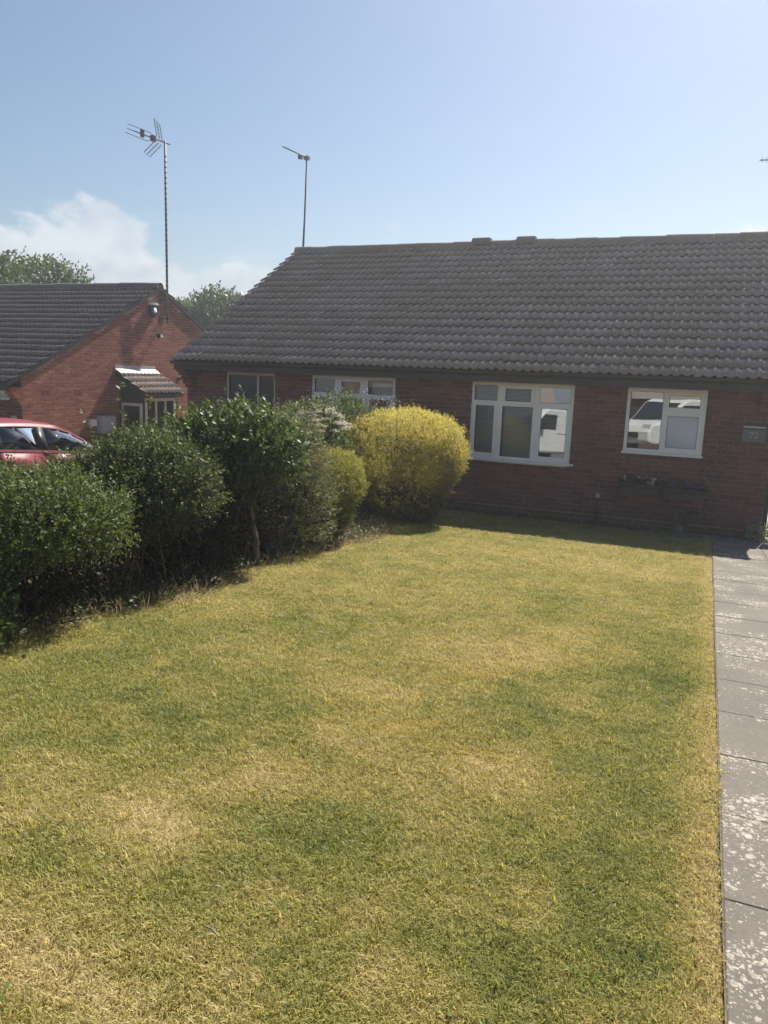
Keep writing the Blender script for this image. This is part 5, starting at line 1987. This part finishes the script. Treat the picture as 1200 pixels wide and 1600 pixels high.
MB().box(-0.045, 0.045, -0.06, 0.06, -0.07, 0.07).build('dipole_box', M['black'], t).location = hd + d * 0.32
MB().box(-0.03, 0.03, -0.045, 0.045, -0.09, 0.09).build('bracket_block', M['black'], t).location = hd + d * 0.62 + uv * 0.02
for sgn in (1, -1):
    rg_ = MB()
    a0 = hd + d * 0.16 + uv * (0.05 * sgn)
    pv_ = (uv * sgn * 0.80 + d * 0.42).normalized()
    Hh, Wd = 0.42, 0.23
    for s__ in (-Wd, 0, Wd):
        rg_.tube([a0 + sd * s__, a0 + sd * s__ + pv_ * Hh], 0.010, 5)
    for k in range(6):
        q = a0 + pv_ * (Hh * k / 5)
        rg_.tube([q - sd * Wd, q + sd * Wd], 0.007, 5)
    rg_.build('reflector', M['alu'], t)
br = MB()
br.tube([(-0.195, 0, 0.12), (0.02, 0, 0.12)], 0.014, 6)
br.tube([(-0.195, 0, 0.62), (0.02, 0, 0.62)], 0.014, 6)
br.box(-0.197, -0.185, -0.07, 0.07, 0.02, 0.24)
br.box(-0.197, -0.185, -0.07, 0.07, 0.52, 0.72)
br.box(-0.03, 0.03, -0.03, 0.03, 0.10, 0.14)
br.build('wall_bracket', M['black'], t)

t = thing('alarm_siren', 'round-topped security siren box high on the brick gable under the apex', 'alarm box', (NX, 3.90, 3.72))
mb = MB()
mb.prism([(-0.15, 0.12), (0.15, 0.12), (0.11, -0.14), (0.0, -0.2), (-0.11, -0.14)], 0.004, 0.09, 'X')
mb.build('case', M['black'], t)
mb = MB()
mb.prism([(-0.17, 0.125), (0.17, 0.125), (0.12, 0.18), (-0.12, 0.18)], 0.004, 0.11, 'X')
mb.build('cover', M['whitebox'], t)
MB().lathe([(0.0, 0.0), (0.07, 0.0), (0.07, 0.015), (0.0, 0.015)], 14, 'X', (0.091, 0, -0.02)).build('strobe', M['lampglass'], t, True)

t = thing('security_lamp', 'small black security lamp on the brick gable above the porch', 'lamp', (NX, 4.03, 3.07))
mb = MB()
mb.tube([(0.003, 0, 0.02), (0.10, 0, 0.02)], 0.022, 8)
mb.prism([(-0.09, 0.05), (0.09, 0.05), (0.05, -0.07), (-0.05, -0.07)], 0.10, 0.20, 'X')
mb.build('housing', M['black'], t)
MB().box(0.201, 0.206, -0.045, 0.045, -0.05, 0.03).build('lens', M['lampglass'], t)

t = thing('wall_light', 'small white wall light on the brick gable near the corner of the long bungalow', 'lamp', (NX, 4.98, 1.95))
MB().box(0.003, 0.06, -0.06, 0.06, -0.03, 0.03).build('base', M['black'], t)
MB().lathe([(0.06, 0.0), (0.10, 0.02), (0.08, 0.06), (0.0, 0.07)], 12, 'Z', (0.1, 0, 0.02)).build('shade', M['whitebox'], t, True)

t = thing('meter_box', 'large pale grey meter cabinet on the brick gable beside the porch', 'meter box', (NX, 2.00, 0.83))
MB().cbox(0.003, 0.20, -0.22, 0.25, -0.22, 0.20, 0.008).build('cabinet', M['greybox'], t)
MB().box(0.201, 0.207, -0.19, 0.22, -0.19, 0.17).build('cabinet_door', M['greybox'], t)
MB().tube([(0.203, 0.17, -0.01), (0.215, 0.17, -0.01)], 0.012, 8).build('lock', M['black'], t)
pp = MB()
pp.tube([(0.05, 0.1, -0.22), (0.05, 0.1, -0.32), (0.05, 0.04, -0.40), (0.05, -0.2, -0.42), (0.05, -0.35, -0.36), (0.05, -0.37, -0.1)], 0.025, 8)
pp.tube([(0.05, -0.1, -0.42), (0.05, -0.1, -1.1)], 0.025, 8)
pp.build('pipe', M['black'], t, True)
t = thing('junction_box', 'small white junction box on the brick gable left of the meter cabinet', 'junction box', (NX, 1.62, 0.88))
MB().cbox(0.003, 0.10, -0.09, 0.09, -0.08, 0.08, 0.006).build('case', M['whitebox'], t)
MB().box(0.03, 0.08, 0.09, 0.13, -0.03, 0.03).build('spigot', M['black'], t)

t = thing('alarm_box', 'white burglar alarm box under the eaves on the left bungalow front', 'alarm box', (NX - 0.42, NY0, 1.58))
MB().cbox(-0.13, 0.13, -0.08, -0.003, -0.13, 0.13, 0.01).build('case', M['whitebox'], t)
MB().box(-0.10, 0.10, -0.086, -0.081, -0.10, -0.02).build('cover_band', M['greybox'], t)
t = thing('key_safe', 'small pale keypad box on the left bungalow front wall above the red car', 'key safe', (NX - 0.22, NY0, 1.02))
MB().cbox(-0.06, 0.06, -0.05, -0.003, -0.09, 0.09, 0.005).build('case', M['greybox'], t)
MB().box(-0.035, 0.035, -0.055, -0.051, -0.05, 0.05).build('keypad', M['black'], t)

# wheelie bins below the meter cabinet
def bin_(loc, rz, label):
    t = thing('wheelie_bin', label, 'bin', loc, (0, 0, rz), group='wheelie bins against the brick gable')
    mb = MB()
    a, b, h = 0.22, 0.29, 0.95
    mb.add([(-a, -a, .06), (a, -a, .06), (a, a, .06), (-a, a, .06), (-b, -b, h), (b, -b, h), (b, b, h), (-b, b, h)],
           [(3, 2, 1, 0), (4, 5, 6, 7), (0, 1, 5, 4), (1, 2, 6, 5), (2, 3, 7, 6), (3, 0, 4, 7)])
    mb.box(-b - .015, b + .015, -b - .015, b + .015, h - 0.04, h - 0.005)
    mb.build('tub', M['bin'], t)
    l = MB()
    l.prism([(-b - .03, h + 0.002), (b + .03, h + 0.002), (b + .02, h + .04), (0, h + .08), (-b - .02, h + .04)], -b - .02, b + .02, 'X')
    l.build('lid', M['bin'], t)
    hm = MB()
    hm.tube([(-0.2, b + 0.07, h), (0.2, b + 0.07, h)], 0.016, 6)
    hm.build('handle', M['bin'], t)
    for sx in (-1, 1):
        MB().lathe([(0.0, -0.025), (0.1, -0.025), (0.1, 0.025), (0.0, 0.025)], 14, 'X', (sx * 0.22, a + 0.02, 0.1)).build('wheel', M['rubber'], t)
    return t


bin_((NX + 0.42, 1.35, zg(NX, 1.35) + 0.012), R(90), 'dark wheelie bin against the brick gable, the one nearer the red car')
bin_((NX + 0.42, 2.08, zg(NX, 2.08) + 0.012), R(90), 'dark wheelie bin against the brick gable, the one under the meter cabinet')

# ------------------------------------------------------------------ cars
ST = [  # y, z_low, w_low, z_mid, w_mid, z_belt, w_belt, z_rail, w_rail, z_crown
    (2.06, .30, .60, .42, .66, .52, .62, .56, .48, .57),
    (1.96, .22, .72, .42, .76, .64, .70, .69, .56, .71),
    (1.62, .20, .80, .45, .83, .80, .76, .86, .60, .885),
    (1.15, .20, .82, .48, .855, .885, .79, .945, .66, .965),
    (0.95, .20, .82, .50, .86, .905, .80, .985, .68, 1.01),
    (0.62, .20, .82, .50, .862, .915, .805, 1.165, .655, 1.20),
    (0.30, .20, .82, .50, .862, .922, .808, 1.315, .620, 1.36),
    (0.05, .20, .82, .50, .862, .928, .81, 1.385, .600, 1.440),
    (-.28, .20, .82, .50, .862, .935, .81, 1.415, .590, 1.478),
    (-.43, .20, .82, .50, .862, .938, .81, 1.420, .588, 1.485),
    (-.85, .20, .82, .50, .862, .948, .81, 1.420, .584, 1.487),
    (-1.18, .20, .82, .50, .86, .957, .808, 1.405, .578, 1.475),
    (-1.30, .20, .82, .50, .858, .960, .805, 1.395, .575, 1.466),
    (-1.66, .20, .81, .50, .85, .968, .79, 1.325, .560, 1.40),
    (-1.86, .22, .79, .52, .84, .965, .77, 1.18, .585, 1.24),
    (-2.00, .24, .76, .54, .82, .93, .74, .985, .600, 1.02),
    (-2.08, .30, .72, .50, .79, .80, .72, .84, .58, .86)]


def car_row(s):
    y, zl, wl_, zm, wm, zb, wb, zr, wr, zc = s
    P = [(wl_, zl), (wm, zm), ((wm * .55 + wb * .45) + .012, zm * .45 + zb * .55), (wb, zb)]
    for k in (.10, .88, 1.0):
        P.append((wb + (wr - wb) * k, zb + (zr - zb) * k))
    P.append((wr * .62, zr + (zc - zr) * .72))
    P.append((0.0, zc))
    return [(w, y, z) for w, z in P]


def make_car(label, paint, loc, rot, name='parked_car', group=None):
    t = thing(name, label, 'car', loc, rot, group)
    rows = [car_row(s) for s in ST]
    m_ = len(rows[0])
    wins = {(5, 'F'), (6, 'F'), (7, 'F'), (9, 'R'), (10, 'R'), (12, 'Q')}
    win_rows = {5: 'f', 6: 'f', 7: 'f', 4: 'f', 9: 'r', 10: 'r', 12: 'q'}
    body = MB()
    V, Fc = [], []
    for side in (1, -1):
        b0 = len(V)
        for r_ in rows:
            V += [(side * x, y, z) for x, y, z in r_]
        for i in range(len(rows) - 1):
            for j in range(m_ - 1):
                if j == 4 and (i in win_rows or i in (8, 11)):
                    continue
                if j in (6, 7) and i in (4, 5, 6):
                    continue      # windscreen
                if j in (6, 7) and i in (13, 14):
                    continue      # rear glass
                a, b, c, d = b0 + i * m_ + j, b0 + i * m_ + j + 1, b0 + (i + 1) * m_ + j + 1, b0 + (i + 1) * m_ + j
                Fc.append((a, b, c, d) if side > 0 else (d, c, b, a))
    body.add(V, Fc)
    # closing faces front and back
    for i in (0, len(rows) - 1):
        L = [i * m_ + j for j in range(m_)] + [len(rows) * m_ + i * m_ + j for j in range(m_ - 2, -1, -1)]
        body.f.append(tuple(L))
        body.mi.append(0)
    me = body.mesh('body', [paint], True)
    import bmesh
    bm = bmesh.new()
    bm.from_mesh(me)
    bmesh.ops.remove_doubles(bm, verts=bm.verts, dist=0.001)
    bmesh.ops.recalc_face_normals(bm, faces=bm.faces)
    cv = bm.verts.layers.float.new('crease_vert')
    ce = bm.edges.layers.float.new('crease_edge')
    for e in bm.edges:
        if e.is_boundary:
            e[ce] = 1.0
            for v_ in e.verts:
                v_[cv] = 1.0
    bm.to_mesh(me)
    bm.free()
    try:
        me.set_sharp_from_angle(angle=R(40))
    except Exception:
        pass
    bo = link('body', me, t)
    sm = bo.modifiers.new('smooth', 'SUBSURF')
    sm.levels = sm.render_levels = 1

    def patch(name, i0, i1, j0, j1, off, m2, par, side, shrink=0.0):
        mb = MB()
        vs, fs = [], []
        R_ = [rows[i] for i in range(i0, i1 + 1)]
        nj = j1 - j0 + 1
        for r_ in R_:
            for j in range(j0, j1 + 1):
                x, y, z = r_[j]
                vs.append((side * (x + off), y, z + (off * 0.5 if j > 4 else 0)))
        for i in range(len(R_) - 1):
            for j in range(nj - 1):
                q = (i * nj + j, i * nj + j + 1, (i + 1) * nj + j + 1, (i + 1) * nj + j)
                fs.append(q if side > 0 else q[::-1])
        mb.add(vs, fs)
        o = mb.build(name, m2, par, True)
        so = o.modifiers.new('thick', 'SOLIDIFY')
        so.thickness = 0.004
        so.offset = 1
        return o

    for side in (1, -1):
        for (i0, i1, g0, g1) in ((4, 8, 4, 8), (9, 12, 9, 11)):
            dr = patch('door', i0, i1, 0, 3, 0.006, paint, t, side)
            patch('window', g0, g1, 4, 5, -0.004, M['carglass'], dr, side)
            y = (rows[i1][3][1] + 0.12)
            MB().box(side * 0.835, side * 0.875, y, y + 0.14, 0.80, 0.83).build('handle', paint, dr)
        patch('quarter_window', 12, 13, 4, 5, -0.004, M['carglass'], t, side)
        patch('pillar', 8, 9, 4, 5, -0.003, M['trim'], t, side)
        patch('pillar', 11, 12, 4, 5, -0.003, M['trim'], t, side)
        # window trim line at the belt
        mb = MB()
        mb.tube([(side * (rows[i][3][0] + 0.006), rows[i][3][1], rows[i][3][2] + 0.006) for i in range(4, 14)], 0.009, 5)
        mb.build('waist_trim', M['trim'], t)
        # mirror
        mi = MB()
        mi.prism([(0.66, 0.93), (0.70, 1.06), (0.84, 1.05), (0.86, 0.94)], side * 0.86, side * 1.02, 'X')
        mi.tube([(side * 0.79, 0.76, 0.95), (side * 0.9, 0.74, 0.98)], 0.02, 6)
        mo = mi.build('wing_mirror', paint, t)
        # lamps
        hl = MB()
        hl.add([(side * .70, 1.975, .60), (side * .73, 1.80, .62), (side * .74, 1.72, .76), (side * .62, 1.90, .72), (side * .45, 2.02, .60), (side * .45, 2.00, .68)],
               [(0, 1, 2, 3), (0, 3, 5, 4)] if side > 0 else [(3, 2, 1, 0), (4, 5, 3, 0)])
        o = hl.build('headlight', M['lampglass'], t)
        so = o.modifiers.new('thick', 'SOLIDIFY')
        so.thickness = 0.03
        so.offset = 1
        tl = MB()
        tl.box(side * .66, side * .80, -2.07, -1.90, .70, .95)
        tl.build('tail_light', M['redlamp'], t)
        for y in (1.30, -1.28):
            w = MB()
            w.lathe([(0.20, -0.09), (0.30, -0.095), (0.315, -0.07), (0.315, 0.07), (0.30, 0.095), (0.20, 0.09)], 24, 'X', (side * 0.77, y, 0.315))
            wo_ = w.build('wheel', M['rubber'], t, False)
            rm_ = MB()
            rm_.lathe([(0.205, 0.05), (0.205, 0.088), (0.17, 0.094), (0.16, 0.07), (0.05, 0.075), (0.04, 0.095), (0.0, 0.095)], 20, 'X', (side * 0.77, y, 0.315))
            for vv in range(len(rm_.v)):
                if side < 0:
                    x, yy, z = rm_.v[vv]
                    rm_.v[vv] = (-1.54 - x, yy, z)
            rm_.build('rim', M['rim'], wo_)
            ar = MB()
            ar.lathe([(0.36, 0.0), (0.36, 0.012), (0.0, 0.012)], 24, 'X', (side * 0.845 - 0.006, y, 0.33))
            ar.build('wheel_arch', M['trim'], t)
    # glass front and rear
    for nm, i0, i1 in (('windscreen', 4, 7), ('rear_window', 13, 15)):
        vs, fs = [], []
        js = [6, 7, 8]
        for i in range(i0, i1 + 1):
            line = [rows[i][j] for j in js]
            full = line + [(-x, y, z) for x, y, z in line[-2::-1]]
            vs += [(x, y, z - 0.003) for x, y, z in full]
        for i in range(i1 - i0):
            for j in range(4):
                fs.append((i * 5 + j, i * 5 + j + 1, (i + 1) * 5 + j + 1, (i + 1) * 5 + j))
        o = MB().add(vs, fs).build(nm, M['carglass'], t, True)
        so = o.modifiers.new('thick', 'SOLIDIFY')
        so.thickness = 0.004
    # cabin
    it = MB()
    it.box(-.74, .74, -1.9, .95, .30, .34)
    it.box(-.70, .70, .72, 1.0, .34, .90)
    for sx in (-.37, .37):
        it.box(sx - .24, sx + .24, -.55, .02, .34, .58)
        it.prism([(-.62, .55), (-.48, .55), (-.72, 1.10), (-.82, 1.10)], sx - .23, sx + .23, 'X')
        it.prism([(-.76, 1.12), (-.82, 1.12), (-.87, 1.30), (-.80, 1.30)], sx - .12, sx + .12, 'X')
    it.box(-.62, .62, -1.45, -.95, .34, .60)
    it.prism([(-1.5, .55), (-1.38, .55), (-1.55, 1.08), (-1.64, 1.08)], -.60, .60, 'X')
    it.build('interior', M['seatcloth'], t)
    sw = MB()
    cpos = Vector((.37, .42, .88))
    ring_ = [cpos + Vector((.185 * math.cos(a), .07 * math.sin(a), .17 * math.sin(a))) for a in np.linspace(0, 2 * math.pi, 25)]
    sw.tube(ring_, 0.016, 6, False)
    sw.tube([cpos, (.37, .75, .72)], 0.025, 6)
    sw.tube([cpos + Vector((-.18, 0, 0)), cpos + Vector((.18, 0, 0))], 0.018, 5)
    sw.build('steering_wheel', M['trim'], t, True)
    # plates, bumpers, grille
    MB().box(-.26, .26, 2.062, 2.075, .34, .45).build('number_plate', M['whiteplate'], t)
    MB().box(-.26, .26, -2.10, -2.085, .62, .73).build('number_plate', M['plate'], t)
    MB().box(-.45, .45, 2.03, 2.068, .47, .54).build('grille', M['trim'], t)
    return t


CARX, CARY = -11.05, -2.85
make_car('red hatchback parked on the drive behind the hedge', M['redpaint'], (CARX, CARY, -0.165), (-math.atan(0.068), 0, 0))
# vehicles in the road behind the camera (they show in the window glass)
make_car('silver hatchback parked in the road behind the viewer, mirrored in the bow window', M['silverpaint'], (-4.9, -17.6, zg(-4.3, -17.6) + 0.02), (0, 0, R(172)))


def make_van(loc, rz):
    t = thing('parked_van', 'white panel van parked in the road, mirrored in the small window', 'van', loc, (0, 0, rz))
    prof = [(2.45, .35), (2.50, .70), (2.42, .95), (1.75, 1.12), (1.05, 1.78), (.80, 1.90), (-2.40, 1.95), (-2.45, 1.85), (-2.47, .40), (-2.3, .30), (2.3, .28)]
    mb = MB()
    mb.prism(prof, -.93, .93, 'X')
    o = mb.build('body', M['whitepaint'], t)
    b = o.modifiers.new('bevel', 'BEVEL')
    b.width = 0.09
    b.segments = 4
    for sx in (-1, 1):
        MB().prism([(1.62, 1.16), (1.06, 1.68), (.35, 1.70), (.35, 1.14)], sx * .931, sx * .938, 'X').build('window', M['carglass'], t)
        MB().box(sx * .932, sx * .937, -2.2, .25, 1.0, 1.02).build('side_moulding', M['trim'], t)
        MB().box(sx * .936, sx * 1.1, 1.25, 1.40, 1.12, 1.36).build('wing_mirror', M['trim'], t)
        for y in (1.6, -1.5):
            w = MB()
            w.lathe([(0.20, -0.1), (0.32, -0.1), (0.335, 0.0), (0.32, 0.1), (0.20, 0.1)], 24, 'X', (sx * .86, y, 0.335))
            wo_ = w.build('wheel', M['rubber'], t)
            MB().lathe([(0.21, -0.08), (0.21, 0.08), (0.0, 0.08)], 18, 'X', (sx * .87, y, 0.335)).build('rim', M['rim'], wo_)
        MB().box(sx * .55, sx * .90, 2.36, 2.46, .74, .96).build('headlight', M['lampglass'], t)
    MB().prism([(1.70, 1.15), (1.76, 1.16), (1.10, 1.78), (1.04, 1.76)], -.78, .78, 'X').build('windscreen', M['carglass'], t)
    MB().box(-.4, .4, 2.49, 2.515, .5, .68).build('grille', M['trim'], t)
    return t


make_van((-0.9, -16.9, zg(0, -17) + 0.02), R(42))


# ------------------------------------------------------------------ houses across the road (mirrored in the panes)
def far_house(x, y, w, d, label, m_):
    t = thing('brick_house', label, 'house', (x, y, zg(x, y)), group='houses across the road behind the viewer')
    MB().box(-w / 2, w / 2, -d / 2, d / 2, -0.2, 2.5).build('wall', m_, t)
    rf_ = MB()
    rf_.prism([(-d / 2 - .35, 2.42), (0, 4.9), (d / 2 + .35, 2.42), (0, 2.6)], -w / 2 - .1, w / 2 + .1, 'X')
    rf_.build('roof', M['tile2'], t)
    for k in (-0.3, 0.3):
        wf_ = MB()
        x_ = w * k
        wf_.box(x_ - .8, x_ + .8, d / 2 + .002, d / 2 + .05, 1.0, 1.06)
        wf_.box(x_ - .8, x_ + .8, d / 2 + .002, d / 2 + .05, 2.1, 2.16)
        for q in (-.8, -.03, .74):
            wf_.box(x_ + q, x_ + q + .06, d / 2 + .002, d / 2 + .049, 1.06, 2.1)
        wo_ = wf_.build('window', M['upvc'], t)
        MB().box(x_ - .74, x_ + .74, d / 2 + .01, d / 2 + .02, 1.06, 2.1).build('pane', M['glass'], wo_)
    dr_ = MB()
    dr_.box(-.45, .45, d / 2 + .002, d / 2 + .05, 0.0, 2.05)
    dr_.build('door', M['fascia'], t)
    return t


far_house(-4.0, -33, 10, 8, 'brick bungalow straight across the road behind the viewer', M['brick'])
far_house(-18.0, -33, 10, 8, 'brick bungalow across the road, to the left of the facing one', M['brick'])
far_house(9.0, -33, 10, 8, 'brick bungalow across the road, to the right of the facing one', M['brick'])


# ------------------------------------------------------------------ trees beyond the roofs
def tree(x, y, h, blobs, label, seed, n, leaf=0.17):
    rng = np.random.default_rng(seed)
    z = zg(x, y)
    t = thing('broadleaf_tree', label, 'tree', (x, y, z), group='trees beyond the roofs')
    leaves_obj('crown', [foliage(blobs, n, 9, leaf, leaf * 0.6, rng, spriglen=0.55, up_=0.4, rough=0.22, freq=4.0, shell=0.2)], M['tree'], t)
    tr = MB()
    tr.tube([(0, 0, -0.2), (0.1, 0, h * 0.25), (0.0, 0.1, h * 0.5), (0.1, 0, h * 0.8)], [0.28, 0.22, 0.16, 0.05], 10)
    for i in range(9):
        b = blobs[rng.integers(len(blobs))]
        tp = np.array(b[0]) + unit(rng.normal(size=(1, 3)))[0] * np.array(b[1]) * 0.6
        tr.tube([(0.05, 0.05, h * 0.3), tuple((tp + np.array([0, 0, h * 0.3])) / 2), tuple(tp)], [0.12, 0.07, 0.02], 6)
    tr.build('trunk', M['bark'], t, True)
    return t


def tree_at(px, py_top, dist, halfw, label, seed, n, sub=None):
    d = fw * 1200 + rt * (px - 600) - up * (py_top - 800)
    k = dist / math.hypot(d.x, d.y)
    p = CAMPOS + d * k
    h = p.z - zg(p.x, p.y)
    hw = halfw
    bl = [((0, 0, h - hw * 0.7), (hw * 0.75, hw * 0.75, hw * 0.7)), ((-hw * .55, 0.2, h - hw * 1.15), (hw * .6, hw * .6, hw * .6)),
          ((hw * .55, -0.2, h - hw * 1.2), (hw * .6, hw * .6, hw * .62)), ((0.1, 0.3, h - hw * 1.7), (hw * .9, hw * .8, hw * .8))]
    return tree(p.x, p.y, h, bl, label, seed, n)


tree_at(66, 412, 38, 2.6, 'rounded leafy tree rising above the left bungalow roof', 101, 4200)
tree_at(-45, 385, 36, 2.4, 'taller leafy tree cut by the left edge of the picture behind the left bungalow', 102, 3400)
tree_at(345, 462, 40, 2.2, 'leafy tree in the gap between the two roofs', 103, 3800)
tree_at(305, 480, 43, 1.8, 'lower leafy tree behind the brick gable apex', 104, 2600)

# ------------------------------------------------------------------ bits lying on the lawn
def lawn_bit(name, px, py, label, cat, pts, r, m_):
    p = ground_pt(px, py)
    o = MB().tube(pts, r, 5).build(name, m_)
    o.location = (p.x, p.y, zg(p.x, p.y) + 0.045)
    props(o, label, cat)


lawn_bit('straw_stalk', 332, 1477, 'pale broken straw stalk lying on the near lawn', 'stalk', [(-0.03, 0.006, 0), (0, 0, 0.004), (0.03, -0.012, 0)], 0.0028, M['pot'])
for px, py, lb in ((490, 972, 'small white fallen petal on the lawn, the farther of two'), (500, 999, 'small pale fallen leaf on the lawn, the nearer of two')):
    p = ground_pt(px, py)
    mb = MB()
    mb.add([(-.022, -.012, 0), (.0, -.02, .006), (.024, .0, .0), (.004, .018, .008)], [(0, 1, 2, 3)])
    o = mb.build('fallen_leaf', M['pot'])
    so = o.modifiers.new('thick', 'SOLIDIFY')
    so.thickness = 0.001
    o.location = (p.x, p.y, zg(p.x, p.y) + 0.05)
    props(o, lb, 'leaf', 'pale leaves fallen on the lawn')
